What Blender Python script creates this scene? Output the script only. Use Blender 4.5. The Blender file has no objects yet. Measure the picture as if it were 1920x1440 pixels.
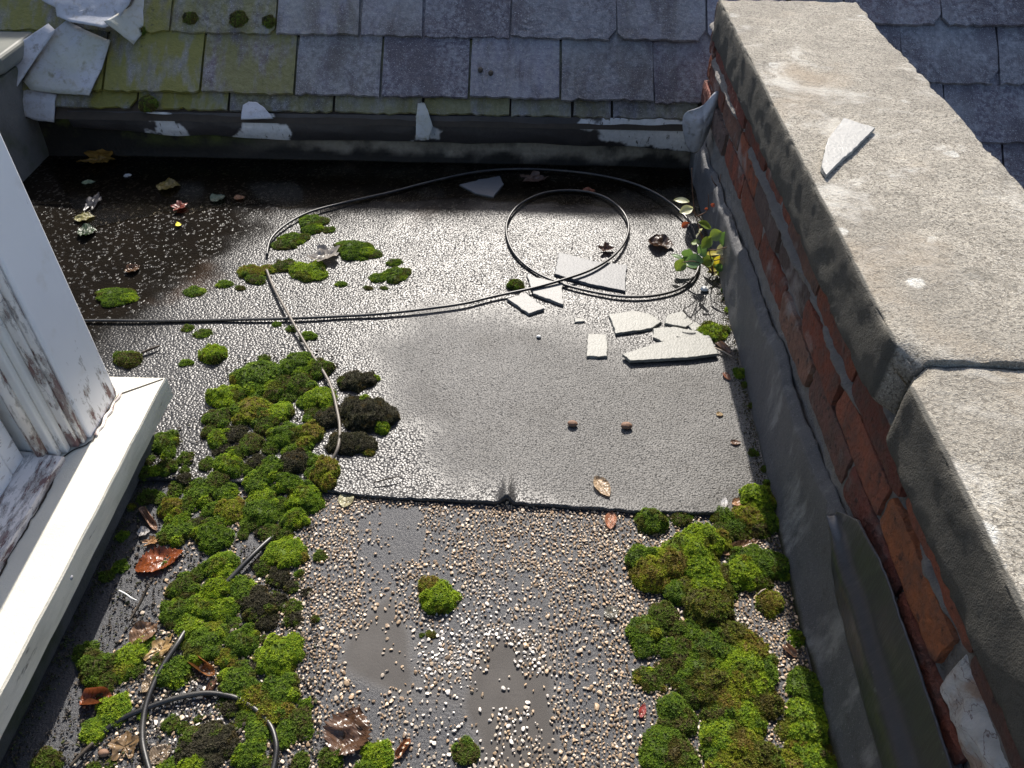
import bpy, math, random
import numpy as np
from mathutils import Vector, noise as mnoise
R = math.radians
rng = np.random.default_rng(7)
random.seed(7)
scene = bpy.context.scene
COL = scene.collection

# ------------------------------------------------------------------ camera
PITCH, YAW, ROLL, F, CAMH = 42.43, 1.3, 0.55, 1493.0, 1.2
_p, _y, _r = R(PITCH), R(YAW), R(ROLL)
FW = np.array([-math.sin(_y)*math.cos(_p), math.cos(_y)*math.cos(_p), -math.sin(_p)])
_rt = np.array([math.cos(_y), math.sin(_y), 0.0]); _up = np.cross(_rt, FW)
RT = _rt*math.cos(_r) + _up*math.sin(_r); UP = np.cross(RT, FW)
EYE = np.array([0, 0, CAMH])
cam = bpy.data.cameras.new('camera'); cam_o = bpy.data.objects.new('camera', cam); COL.objects.link(cam_o)
cam.sensor_width = 36; cam.lens = 36*F/1920; cam.clip_start = 0.02; cam.clip_end = 2000
from mathutils import Matrix
M = Matrix(((RT[0], UP[0], -FW[0], 0), (RT[1], UP[1], -FW[1], 0), (RT[2], UP[2], -FW[2], CAMH), (0, 0, 0, 1)))
cam_o.matrix_world = M
scene.camera = cam_o

# ------------------------------------------------------------------ light
SUN_EL, SUN_AZ = 40.4, -1.5
world = bpy.data.worlds.new('World'); scene.world = world; world.use_nodes = True
wn = world.node_tree; bg = wn.nodes['Background']
sky = wn.nodes.new('ShaderNodeTexSky'); sky.sky_type = 'NISHITA'; sky.sun_disc = False
sky.sun_elevation = R(SUN_EL); sky.sun_rotation = R(SUN_AZ); sky.dust_density = 2.5; sky.air_density = 0.9
wn.links.new(sky.outputs[0], bg.inputs[0]); bg.inputs[1].default_value = 0.128
sl = bpy.data.lights.new('sun', 'SUN'); sl.energy = 4.9; sl.angle = R(0.53); sl.color = (1.0, 0.94, 0.86)
so = bpy.data.objects.new('sun', sl); COL.objects.link(so)
_d = Vector((math.sin(R(SUN_AZ))*math.cos(R(SUN_EL)), math.cos(R(SUN_AZ))*math.cos(R(SUN_EL)), math.sin(R(SUN_EL))))
so.rotation_euler = (-_d).to_track_quat('-Z', 'Y').to_euler(); so.location = _d*8
scene.view_settings.view_transform = 'Standard'; scene.view_settings.look = 'None'
scene.view_settings.exposure = 0.90; scene.view_settings.gamma = 1
scene.cycles.max_bounces = 6; scene.cycles.transparent_max_bounces = 6

# ------------------------------------------------------------------ measuring helpers (photo pixels -> real planes)
def ray(px, py): return RT*(px-960) - UP*(py-720) + FW*F
def hz(px, py, z=0.0): d = ray(px, py); return EYE + d*((z-CAMH)/d[2])
def hx(px, py, x): d = ray(px, py); return EYE + d*(x/d[0])
def hy(px, py, y): d = ray(px, py); return EYE + d*(y/d[1])
ROOF_P = np.array([0, 2.31, .165]); RS = R(41)
ROOF_N = np.array([0, -math.sin(RS), math.cos(RS)]); ROOF_U = np.array([0, math.cos(RS), math.sin(RS)])
def hr(px, py, off=0.0):
    d = ray(px, py); p0 = ROOF_P + ROOF_N*off
    return EYE + d*(((p0-EYE)@ROOF_N)/(d@ROOF_N))
def proj(P):
    P = np.asarray(P, float) - EYE
    c = P@FW
    return 960 + F*(P@RT)/c, 720 - F*(P@UP)/c
def ppm(P): return F/float((np.asarray(P)-EYE)@FW)          # pixels per metre at a point

# ------------------------------------------------------------------ numpy noise
_perm = rng.random((64, 64, 64))
def vnoise(P, s):
    P = np.atleast_2d(np.asarray(P, float))*s
    if P.shape[1] == 2: P = np.column_stack([P, np.full(len(P), .37)])
    i = np.floor(P).astype(int); f = P-i; f = f*f*(3-2*f); i &= 63; j = (i+1) & 63
    x0, y0, z0 = i.T; x1, y1, z1 = j.T; fx, fy, fz = f.T
    def L(a, b, t): return a+(b-a)*t
    return L(L(L(_perm[x0, y0, z0], _perm[x1, y0, z0], fx), L(_perm[x0, y1, z0], _perm[x1, y1, z0], fx), fy),
             L(L(_perm[x0, y0, z1], _perm[x1, y0, z1], fx), L(_perm[x0, y1, z1], _perm[x1, y1, z1], fx), fy), fz)
def fbm(P, s, o=4):
    t = 0; a = .5; n = 0
    for k in range(o): t = t + a*vnoise(np.asarray(P)+k*7.13, s*2**k); n += a; a *= .55
    return t/n
def sstep(a, b, x): t = np.clip((x-a)/(b-a), 0, 1); return t*t*(3-2*t)
def poly_sd(P, poly):                                       # signed distance, negative inside
    P = np.asarray(P, float); poly = np.asarray(poly, float); n = len(poly)
    d = np.full(len(P), 1e9); ins = np.zeros(len(P), bool)
    for k in range(n):
        a, b = poly[k], poly[(k+1) % n]; e = b-a
        t = np.clip(((P-a)@e)/(e@e+1e-12), 0, 1)
        d = np.minimum(d, np.hypot(*(P-a-t[:, None]*e).T))
        c = ((a[1] > P[:, 1]) != (b[1] > P[:, 1]))
        with np.errstate(divide='ignore', invalid='ignore'):
            xx = a[0]+(P[:, 1]-a[1])/(b[1]-a[1])*e[0]
        ins ^= c & (P[:, 0] < xx)
    return np.where(ins, -d, d)

# ------------------------------------------------------------------ object helpers
def link(name, me, mat=None, parent=None):
    o = bpy.data.objects.new(name, me); COL.objects.link(o)
    if mat: me.materials.append(mat)
    if parent: o.parent = parent
    return o
def mesh(name, V, Fc, mat=None, parent=None, cols=None, smooth=False, attrs=None):
    V = np.asarray(V, float)
    me = bpy.data.meshes.new(name)
    if isinstance(Fc, np.ndarray):
        n, k = Fc.shape
        me.vertices.add(len(V)); me.vertices.foreach_set('co', V.ravel())
        me.loops.add(n*k); me.loops.foreach_set('vertex_index', Fc.ravel().astype(np.int32))
        me.polygons.add(n); me.polygons.foreach_set('loop_start', np.arange(0, n*k, k, dtype=np.int32))
        me.update(calc_edges=True)
    else:
        me.from_pydata([tuple(v) for v in V], [], [tuple(f) for f in Fc]); me.update()
    if cols is not None:
        c = np.asarray(cols, float)
        if c.shape[1] == 3: c = np.column_stack([c, np.ones(len(c))])
        a = me.color_attributes.new('Col', 'FLOAT_COLOR', 'POINT'); a.data.foreach_set('color', c.ravel())
    for kx, vv in (attrs or {}).items():
        a = me.attributes.new(kx, 'FLOAT', 'POINT'); a.data.foreach_set('value', np.asarray(vv, float))
    me.polygons.foreach_set('use_smooth', [bool(smooth)]*len(me.polygons))
    return link(name, me, mat, parent)
def tag(o, label=None, cat=None, group=None, kind=None):
    for k, v in (('label', label), ('category', cat), ('group', group), ('kind', kind)):
        if v: o[k] = v
    return o
def empty(name, loc=(0, 0, 0)):
    o = bpy.data.objects.new(name, None); COL.objects.link(o); o.location = loc; o.empty_display_size = .05
    return o
def gridmesh(name, P, mat, parent=None, cols=None, attrs=None, smooth=True):   # P: (m, n, 3)
    m, n = P.shape[:2]
    idx = np.arange(m*n).reshape(m, n)
    Fc = np.stack([idx[:-1, :-1], idx[:-1, 1:], idx[1:, 1:], idx[1:, :-1]], -1).reshape(-1, 4)
    return mesh(name, P.reshape(-1, 3), Fc, mat, parent, cols, smooth, attrs)
def boxes(name, L, mat, parent=None, bevel=.003, seg=2, jit=0):
    V, Fc = [], []
    for (x0, x1, y0, y1, z0, z1) in L:
        b = len(V)
        V += [(x, y, z) for z in (z0, z1) for y in (y0, y1) for x in (x0, x1)]
        Fc += [tuple(b+i for i in f) for f in ((0, 2, 3, 1), (4, 5, 7, 6), (0, 1, 5, 4), (2, 6, 7, 3), (0, 4, 6, 2), (1, 3, 7, 5))]
    o = mesh(name, V, Fc, mat, parent)
    if bevel:
        md = o.modifiers.new('bevel', 'BEVEL'); md.width = bevel; md.segments = seg; md.limit_method = 'ANGLE'
    return o
def tube(name, pts, rad, mat, parent=None, n=10, res=6):
    pts = [np.asarray(p, float) for p in pts]
    out = []
    for i in range(len(pts)-1):                              # Catmull-Rom
        p0, p1, p2, p3 = pts[max(i-1, 0)], pts[i], pts[i+1], pts[min(i+2, len(pts)-1)]
        for t in np.linspace(0, 1, res, endpoint=False):
            out.append(.5*((2*p1)+(-p0+p2)*t+(2*p0-5*p1+4*p2-p3)*t*t+(-p0+3*p1-3*p2+p3)*t**3))
    out.append(pts[-1]); Q = np.array(out); m = len(Q)
    T = np.gradient(Q, axis=0); T /= np.linalg.norm(T, axis=1)[:, None]+1e-9
    V = []
    rr = np.interp(np.linspace(0, 1, m), np.linspace(0, 1, len(rad)), rad) if hasattr(rad, '__len__') else np.full(m, rad)
    for q, t, r in zip(Q, T, rr):
        a = np.cross(t, (0, 0, 1)); l = np.linalg.norm(a); a = a/l if l > .05 else np.array([1, 0, 0.]); b = np.cross(a, t)
        V += [q+r*(a*math.cos(w)+b*math.sin(w)) for w in np.linspace(0, 2*math.pi, n, endpoint=False)]
    Fc = []
    for i in range(m-1):
        for k in range(n):
            Fc.append((i*n+k, i*n+(k+1) % n, (i+1)*n+(k+1) % n, (i+1)*n+k))
    Fc.append(tuple(range(n-1, -1, -1))); Fc.append(tuple(range((m-1)*n, m*n)))
    return mesh(name, V, Fc, mat, parent, smooth=True)

# ------------------------------------------------------------------ material helper
class NT:
    def __init__(s, name):
        s.m = bpy.data.materials.new(name); s.m.use_nodes = True; s.t = s.m.node_tree
        s.b = s.t.nodes['Principled BSDF']; s.out = s.t.nodes['Material Output']
    def n(s, t, **kw):
        x = s.t.nodes.new('ShaderNode'+t)
        for k, v in kw.items(): setattr(x, k, v)
        return x
    def l(s, a, b): s.t.links.new(a, b)
    def set(s, sock, v):
        if isinstance(v, bpy.types.NodeSocket): s.l(v, sock)
        elif isinstance(v, (tuple, list)) and len(v) == 3 and sock.type == 'RGBA': sock.default_value = (*v, 1)
        else: sock.default_value = v
    def co(s, scale=(1, 1, 1)):
        c = s.n('TexCoord').outputs['Object']
        if scale == (1, 1, 1): return c
        mp = s.n('Mapping'); mp.inputs['Scale'].default_value = scale; s.l(c, mp.inputs[0]); return mp.outputs[0]
    def warp(s, vec, scale, amt):
        x = s.n('TexNoise'); x.inputs['Scale'].default_value = scale; x.inputs['Detail'].default_value = 4; s.l(vec, x.inputs['Vector'])
        m = s.n('VectorMath', operation='MULTIPLY_ADD'); s.l(x.outputs['Color'], m.inputs[0]); m.inputs[1].default_value = (amt,)*3; s.l(vec, m.inputs[2]); return m.outputs[0]
    def noise(s, scale, detail=4, rough=.55, vec=None, dist=0):
        x = s.n('TexNoise'); x.inputs['Scale'].default_value = scale; x.inputs['Detail'].default_value = detail
        x.inputs['Roughness'].default_value = rough; x.inputs['Distortion'].default_value = dist
        s.l(vec or s.co(), x.inputs['Vector']); return x.outputs['Fac']
    def voro(s, scale, feat='F1', vec=None, out='Distance', rand=1):
        x = s.n('TexVoronoi', feature=feat); x.inputs['Scale'].default_value = scale; x.inputs['Randomness'].default_value = rand
        s.l(vec or s.co(), x.inputs['Vector']); return x.outputs[out]
    def ramp(s, f, stops):
        x = s.n('ValToRGB'); e = x.color_ramp.elements
        while len(e) < len(stops): e.new(.5)
        for el, (p, c) in zip(e, stops):
            el.position = p; el.color = (*(c if hasattr(c, '__len__') else (c, c, c)), 1)
        s.l(f, x.inputs[0]); return x.outputs[0]
    def mix(s, f, a, b, mode='MIX'):
        x = s.n('Mix', data_type='RGBA', blend_type=mode)
        s.set(x.inputs['Factor'], f); s.set(x.inputs[6], a); s.set(x.inputs[7], b); return x.outputs[2]
    def math(s, op, a, b=0.0, clamp=False):
        x = s.n('Math', operation=op, use_clamp=clamp); s.set(x.inputs[0], a); s.set(x.inputs[1], b); return x.outputs[0]
    def attr(s, name, out='Fac'): x = s.n('Attribute', attribute_name=name); return x.outputs[out]
    def bump(s, h, strength=1, dist=.002, prev=None):
        x = s.n('Bump'); s.set(x.inputs['Strength'], strength); x.inputs['Distance'].default_value = dist
        s.l(h, x.inputs['Height'])
        if prev: s.l(prev, x.inputs['Normal'])
        return x.outputs[0]
    def fin(s, color=None, rough=None, normal=None, spec=None):
        if color is not None: s.set(s.b.inputs['Base Color'], color)
        if rough is not None: s.set(s.b.inputs['Roughness'], rough)
        if normal is not None: s.l(normal, s.b.inputs['Normal'])
        if spec is not None: s.set(s.b.inputs['Specular IOR Level'], spec)
        return s.m

def mat_felt():
    t = NT('mineral_felt'); wet = t.attr('wet'); flood_shade = t.attr('flood_shade'); nf = t.math('SUBTRACT', 1.0, flood_shade)
    wc = t.warp(t.co(), 40, .004); d1 = t.voro(180, vec=wc); d2 = t.voro(265, vec=wc)
    g = t.math('MULTIPLY', t.math('MULTIPLY', d1, d1), -1.0); g2 = t.math('MULTIPLY', t.math('MULTIPLY', d2, d2), -1.0); n1 = t.noise(9, 5); n2 = t.noise(60, 4)
    dry = t.mix(n1, (.118, .115, .109), (.178, .174, .166)); wetc = t.mix(n1, (.012, .012, .013), (.030, .029, .029))
    c = t.mix(wet, dry, wetc)
    c = t.mix(t.ramp(t.voro(250, out='Color'), [(.68, 0), (.88, .7)]), c, t.mix(wet, (.21, .204, .195), (.05, .05, .048)))
    c = t.mix(t.ramp(t.noise(250, 2), [(.38, .85), (.47, 0)]), c, (.022, .022, .022))
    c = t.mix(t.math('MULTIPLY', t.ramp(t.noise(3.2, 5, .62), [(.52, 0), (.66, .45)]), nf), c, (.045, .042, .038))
    c = t.mix(t.math('MULTIPLY', flood_shade, .93), c, t.mix(t.noise(6, 4), (.004, .004, .0035), (.012, .009, .006)))  # near-black for wet silt and for the painted shade of the slate roof
    c = t.mix(t.math('MULTIPLY', t.ramp(t.noise(5, 5), [(.56, 0), (.70, .7)]), t.math('MULTIPLY', flood_shade, nf)), c, (.10, .045, .014))
    grit = t.ramp(t.voro(145, out='Color', vec=wc), [(.74, 0), (.78, 1)])
    m = t.n('MapRange'); t.l(wet, m.inputs[0]); m.inputs[3].default_value = .50; m.inputs[4].default_value = .33
    rough = t.math('ADD', m.outputs[0], t.math('MULTIPLY', n2, .08))
    nb = t.bump(g, t.math('MULTIPLY', wet, t.math('ADD', .55, t.math('MULTIPLY', t.noise(18, 3), .8))), .0016)
    nb = t.bump(g2, t.math('SUBTRACT', 1.0, t.math('MULTIPLY', wet, .75)), .0018, nb); nb = t.bump(t.noise(30, 3), .4, .004, nb)
    dryb = t.math('SUBTRACT', 1.0, wet)
    wsp = t.math('MAXIMUM', t.math('SUBTRACT', .42, t.math('MULTIPLY', dryb, .34)), .16)
    spec = t.math('ADD', t.math('MULTIPLY', wsp, t.math('MULTIPLY', nf, nf)), t.math('MULTIPLY', t.math('MULTIPLY', grit, flood_shade), .22))
    t.set(t.b.inputs['Specular IOR Level'], spec)
    return t.fin(c, rough, nb)
def mat_bitumen():
    t = NT('chipped_bitumen'); mud = t.attr('mud'); n1 = t.noise(14, 5); n2 = t.noise(220, 4); n3 = t.noise(1100, 2)
    c = t.mix(n1, (.020, .022, .027), (.045, .046, .052))
    c = t.mix(t.ramp(t.noise(420, 2), [(.62, 0), (.72, .6)]), c, (.14, .12, .10))
    c = t.mix(mud, c, t.mix(t.noise(30, 6), (.034, .030, .027), (.056, .050, .045)))
    rough = t.math('ADD', t.math('MULTIPLY', mud, .38), t.math('ADD', .34, t.math('MULTIPLY', n1, .2)))
    h = t.math('ADD', n2, t.math('MULTIPLY', n3, .4))
    nb = t.bump(h, t.math('SUBTRACT', .8, t.math('MULTIPLY', mud, .72)), .003)
    return t.fin(c, rough, nb, .5)
def mat_slate():
    t = NT('slate'); col = t.attr('Col', 'Color'); moss = t.attr('moss')
    n1 = t.noise(14, 6, .62); n2 = t.noise(70, 5, .65); sp = t.noise(330, 2)
    c = t.mix(t.ramp(n2, [(.40, .0), (.66, .75)]), col, (.215, .22, .245))
    c = t.mix(t.ramp(t.noise(10, 5, .65, t.co((1, .4, .4)), .5), [(.48, 0), (.62, .9)]), c, (.050, .043, .058))
    c = t.mix(t.ramp(sp, [(.60, 0), (.70, .85)]), c, (.34, .35, .36))
    c = t.mix(t.ramp(t.voro(55), [(.05, .0), (.06, 0)]), c, (.3, .3, .3))
    c = t.mix(t.math('MULTIPLY', t.ramp(t.noise(5, 3), [(.5, 0), (.7, .4)]), .8), c, (.26, .28, .31))
    streak = t.noise(20, 4, .6, t.co((1.0, .35, .35)))
    mm = t.math('MULTIPLY', moss, t.ramp(streak, [(.34, .15), (.55, 1)]))
    mc = t.mix(n2, (.085, .086, .018), (.155, .145, .026))
    c = t.mix(mm, c, mc)
    c = t.mix(t.math('MULTIPLY', moss, t.ramp(t.noise(45, 4), [(.68, 0), (.74, .9)])), c, (.028, .03, .012))
    nb = t.bump(t.math('ADD', n1, t.math('MULTIPLY', n2, .6)), .8, .010); nb = t.bump(sp, .3, .001, nb)
    return t.fin(c, .62, nb, .4)
def mat_slate_chip(tone):
    t = NT('broken_slate'); n1 = t.noise(40, 5); n2 = t.noise(180, 4)
    st = t.noise(30, 4, .6, t.co((.4, 3, 1)))
    c = t.mix(n1, tuple(v*.8 for v in tone), tone); c = t.mix(t.ramp(st, [(.5, 0), (.75, .5)]), c, tuple(min(1, v*1.35) for v in tone))
    c = t.mix(t.ramp(t.noise(90, 4), [(.64, 0), (.72, .7)]), c, tuple(v*.45 for v in tone))
    nb = t.bump(t.math('ADD', n1, n2), .5, .002)
    return t.fin(c, .55, nb, .5)
def mat_coping():
    t = NT('sandstone_coping'); co = t.co()
    n0 = t.noise(4.5, 5, .6); n1 = t.noise(24, 6, .7); n2 = t.noise(150, 5, .7); n3 = t.noise(520, 3)
    c = t.mix(t.ramp(n1, [(.3, 0), (.7, 1)]), (.20, .183, .152), (.37, .343, .288))
    c = t.mix(t.ramp(n2, [(.38, .75), (.52, 0)]), c, (.085, .075, .06))
    c = t.mix(t.ramp(n3, [(.54, 0), (.66, .65)]), c, (.62, .58, .50))
    c = t.mix(t.ramp(t.noise(300, 3), [(.36, .75), (.46, 0)]), c, (.09, .08, .065))
    c = t.mix(t.ramp(t.noise(7, 6, .68, dist=.4), [(.54, 0), (.66, .8)]), c, t.mix(n3, (.42, .405, .36), (.62, .60, .55)))
    c = t.mix(t.ramp(t.noise(2.6, 5, .6), [(.38, .38), (.52, 0)]), c, (.17, .155, .13))
    # grey-white lichen discs
    li = t.voro(13, vec=t.warp(t.co(), 40, .012)); lm = t.math('MULTIPLY', t.ramp(t.math('ADD', li, t.math('MULTIPLY', n2, .16)), [(.22, 1), (.27, 0)]), t.ramp(n0, [(.47, 0), (.55, 1)]))
    c = t.mix(t.math('MULTIPLY', t.math('MULTIPLY', lm, .8), t.ramp(n3, [(.35, .3), (.6, 1)])), c, (.64, .64, .60))
    c = t.mix(t.ramp(t.noise(3.4, 5, .55), [(.54, 0), (.68, .5)]), c, (.30, .24, .17))
    c = t.mix(t.ramp(t.noise(11, 6, .7), [(.60, 0), (.68, .6)]), c, (.125, .115, .095))
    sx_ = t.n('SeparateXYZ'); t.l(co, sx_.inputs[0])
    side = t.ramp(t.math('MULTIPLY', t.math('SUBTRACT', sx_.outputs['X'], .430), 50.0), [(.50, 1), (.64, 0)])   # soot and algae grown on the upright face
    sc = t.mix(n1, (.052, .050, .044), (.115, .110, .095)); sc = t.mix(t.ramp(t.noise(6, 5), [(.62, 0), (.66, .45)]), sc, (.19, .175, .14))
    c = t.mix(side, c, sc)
    nb = t.bump(t.math('ADD', n2, t.math('MULTIPLY', n3, .7)), .75, .006); nb = t.bump(n1, .6, .008, nb)
    return t.fin(c, .85, nb, .25)
def mat_brick():
    t = NT('weathered_brick'); col = t.attr('Col', 'Color'); n1 = t.noise(22, 6, .65); n2 = t.noise(120, 5); 
    c = t.mix(t.ramp(n1, [(.40, 0), (.66, .75)]), col, (.085, .064, .056))
    c = t.mix(t.ramp(t.noise(60, 4), [(.60, 0), (.70, .7)]), c, (.035, .03, .03))
    c = t.mix(t.ramp(t.noise(9, 5, .6), [(.58, 0), (.7, .65)]), c, (.30, .27, .25))
    nb = t.bump(t.math('ADD', n1, t.math('MULTIPLY', n2, .8)), 1.0, .010)
    return t.fin(c, .85, nb, .25)
def mat_mortar():
    t = NT('lime_mortar'); n1 = t.noise(30, 6, .65); n2 = t.noise(220, 4)
    c = t.mix(n1, (.115, .108, .10), (.27, .255, .24)); nb = t.bump(t.math('ADD', n1, n2), .9, .006)
    return t.fin(c, .9, nb, .2)
def mat_spall():
    t = NT('flaking_limewash'); n1 = t.noise(28, 6, .7, dist=1.0); n2 = t.noise(160, 4)
    cr = t.voro(44, 'DISTANCE_TO_EDGE', t.warp(t.co((1, .45, 1)), 30, .06))
    c = t.mix(n1, (.42, .40, .37), (.62, .61, .60)); c = t.mix(t.ramp(t.noise(14, 5), [(.52, 0), (.62, .8)]), c, (.30, .19, .12))
    c = t.mix(t.ramp(cr, [(.0, .8), (.02, 0)]), c, (.10, .04, .035))
    nb = t.bump(n1, 1, .014); nb = t.bump(n2, .5, .003, nb)
    return t.fin(c, .8, nb, .3)
def mat_upstand():
    t = NT('felt_upstand'); n1 = t.noise(10, 6, .62); n2 = t.noise(140, 4); n3 = t.noise(800, 2)
    st = t.noise(14, 4, .6, t.co((1, 1, .35)))
    c = t.mix(n1, (.060, .061, .068), (.125, .126, .130)); c = t.mix(t.ramp(st, [(.56, 0), (.66, .6)]), c, (.29, .29, .28))
    c = t.mix(t.ramp(t.noise(40, 6, .7), [(.55, 0), (.68, .55)]), c, (.040, .038, .036))
    c = t.mix(t.ramp(t.noise(420, 2), [(.62, 0), (.70, .6)]), c, (.30, .30, .29))
    c = t.mix(t.attr('foot'), c, t.mix(n2, (.018, .017, .008), (.045, .045, .014)))
    nb = t.bump(t.math('ADD', n2, n3), .7, .003); nb = t.bump(n1, .5, .01, nb)
    return t.fin(c, .55, nb, .45)
def mat_tape():
    t = NT('bitumen_tape'); n1 = t.noise(12, 4); w = t.noise(26, 5, .6, t.co((1, 2.4, .35))); n2 = t.noise(400, 2)
    c = t.mix(n1, (.032, .034, .042), (.056, .059, .068))
    c = t.mix(t.ramp(t.noise(60, 5), [(.68, 0), (.74, .5)]), c, (.2, .2, .2))
    nb = t.bump(w, .35, .006); nb = t.bump(n2, .15, .001, nb)
    return t.fin(c, .30, nb, .5)
def mat_lead(name='weathered_lead', stain=.6, green=0.0):
    t = NT(name); n1 = t.noise(9, 6, .6); n2 = t.noise(60, 5, .65); n3 = t.noise(300, 2)
    c = t.mix(n1, (.20, .21, .24), (.38, .395, .43))
    c = t.mix(t.ramp(n2, [(.50, 0), (.70, stain)]), c, (.17, .155, .135))
    c = t.mix(t.ramp(t.noise(26, 5), [(.62, 0), (.70, stain)]), c, (.07, .06, .035))
    if green: c = t.mix(t.ramp(t.noise(7, 4), [(.35, 0), (.6, green)]), c, (.30, .30, .20))
    nb = t.bump(n2, .4, .004); nb = t.bump(n3, .2, .001, nb)
    return t.fin(c, .5, nb, .45)
def mat_eaves_strip():
    t = NT('eaves_strip'); wh = t.attr('white'); n1 = t.noise(12, 6, .6); n2 = t.noise(90, 5, .65)
    c = t.mix(n1, (.012, .011, .012), (.045, .041, .042)); c = t.mix(wh, c, t.mix(n2, (.30, .31, .33), (.60, .62, .65)))
    c = t.mix(t.math('MULTIPLY', wh, t.ramp(t.noise(55, 4, .6, t.co((1.6, 1, .5))), [(.60, 0), (.66, .9)])), c, (.03, .028, .02))
    nb = t.bump(t.math('ADD', n1, t.math('MULTIPLY', n2, .5)), .6, .008)
    return t.fin(c, .55, nb, .4)
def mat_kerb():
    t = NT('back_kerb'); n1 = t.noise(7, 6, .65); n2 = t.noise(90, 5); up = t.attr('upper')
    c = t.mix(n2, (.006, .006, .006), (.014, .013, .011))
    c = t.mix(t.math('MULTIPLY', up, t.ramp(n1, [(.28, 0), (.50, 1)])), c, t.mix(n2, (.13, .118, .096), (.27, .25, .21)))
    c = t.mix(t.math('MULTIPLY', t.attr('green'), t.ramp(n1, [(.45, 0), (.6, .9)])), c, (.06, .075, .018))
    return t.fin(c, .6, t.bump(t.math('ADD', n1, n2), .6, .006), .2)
def mat_paint(name, lo=.60, hi=.68, axis=(6, 6, .9), tint=(.85, .85, .86), foot=None, craze=True):
    """old white gloss paint, peeled in long flakes down to a dull red-brown primer and grey wood"""
    t = NT(name); n1 = t.noise(8, 5); fl = t.noise(9, 6, .68, t.co(axis), .3); n3 = t.noise(150, 4)
    f2 = t.noise(34, 5, .7, t.co(axis))
    pm = t.math('ADD', t.math('MULTIPLY', fl, .65), t.math('MULTIPLY', f2, .35))
    if foot:
        sep = t.n('SeparateXYZ'); t.l(t.co(), sep.inputs[0])
        mr = t.n('MapRange'); t.l(sep.outputs['Z'], mr.inputs[0]); mr.inputs[1].default_value = foot[0]; mr.inputs[2].default_value = foot[1]
        mr.inputs[3].default_value = foot[2]; mr.inputs[4].default_value = 0
        pm = t.math('ADD', pm, mr.outputs[0])
    mask = t.ramp(pm, [(lo, 0), (hi, 1)])
    rim = t.ramp(pm, [(lo-.05, 0), (lo-.015, .6), (lo+.004, 0)])
    base = t.mix(n1, tuple(v*.86 for v in tint), tint)
    base = t.mix(t.ramp(t.noise(18, 5), [(.58, 0), (.78, .35)]), base, (.50, .42, .30))
    under = t.mix(t.ramp(t.noise(20, 5, .6, t.co(axis)), [(.45, 0), (.55, 1)]), (.20, .115, .105), (.29, .235, .21))
    c = t.mix(mask, base, under); c = t.mix(rim, c, (.12, .095, .08))
    ck = t.voro(26, 'DISTANCE_TO_EDGE', t.warp(t.co((axis[0]*.25, axis[1]*.25, axis[2]*.6)), 9, .12))
    crk = t.math('MULTIPLY', t.ramp(ck, [(0, .8), (.012, 0)]), t.ramp(t.noise(9, 3), [(.56, 0), (.66, 1)])) if craze else None
    if craze: c = t.mix(crk, c, (.14, .12, .11))
    h = t.math('SUBTRACT', 1.0, mask)
    nb = t.bump(h, .8, .0015); nb = t.bump(n3, .15, .001, nb)
    return t.fin(c, t.math('ADD', .38, t.math('MULTIPLY', mask, .4)), nb, .45)
def mat_sill():
    t = NT('stone_sill_paint'); n1 = t.noise(7, 6, .6); n2 = t.noise(90, 5, .7); n3 = t.noise(500, 2)
    c = t.mix(n1, (.50, .475, .40), (.62, .595, .51))
    c = t.mix(t.ramp(n2, [(.66, 0), (.74, .5)]), c, (.26, .22, .15))
    front = t.attr('side')
    fc = t.mix(t.ramp(t.noise(8, 6, .65, t.co((1, .5, 2))), [(.42, 0), (.62, 1)]), (.80, .76, .64), (.56, .53, .43))  # front paler than the top, light bounced off the roof put into the colour
    fc = t.mix(t.ramp(t.noise(15, 5, .7, t.co((1, .4, 2))), [(.64, 0), (.69, .8)]), fc, (.07, .06, .045))
    c = t.mix(front, c, fc)
    nb = t.bump(t.math('ADD', n2, t.math('MULTIPLY', n3, .4)), .35, .003)
    return t.fin(c, .7, nb, .35)
def mat_render():
    t = NT('damp_render'); n1 = t.noise(7, 6, .62); n2 = t.noise(110, 5)
    c = t.mix(n1, (.05, .05, .047), (.17, .165, .155)); c = t.mix(t.ramp(t.noise(6, 5), [(.5, 0), (.68, .8)]), c, (.045, .055, .022))
    return t.fin(c, .85, t.bump(t.math('ADD', n1, n2), .6, .006), .25)
def mat_attr(name, rough=.6, spec=.4, bs=120, bd=.001, transl=0.0, var=.35):
    t = NT(name); col = t.attr('Col', 'Color'); n = t.noise(bs, 4)
    c = t.mix(t.math('MULTIPLY', t.ramp(n, [(.35, 0), (.7, 1)]), var), col, t.mix(1.0, col, (.45, .42, .38), 'MULTIPLY'))
    nb = t.bump(n, .4, bd); m = t.fin(c, rough, nb, spec)
    if transl:
        tr = t.n('BsdfTranslucent'); t.set(tr.inputs[0], t.mix(1.0, c, (1.5, 1.45, .9), 'MULTIPLY')); mx = t.n('MixShader'); mx.inputs[0].default_value = transl
        t.l(t.b.outputs[0], mx.inputs[1]); t.l(tr.outputs[0], mx.inputs[2]); t.l(mx.outputs[0], t.out.inputs[0])
    return m
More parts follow.
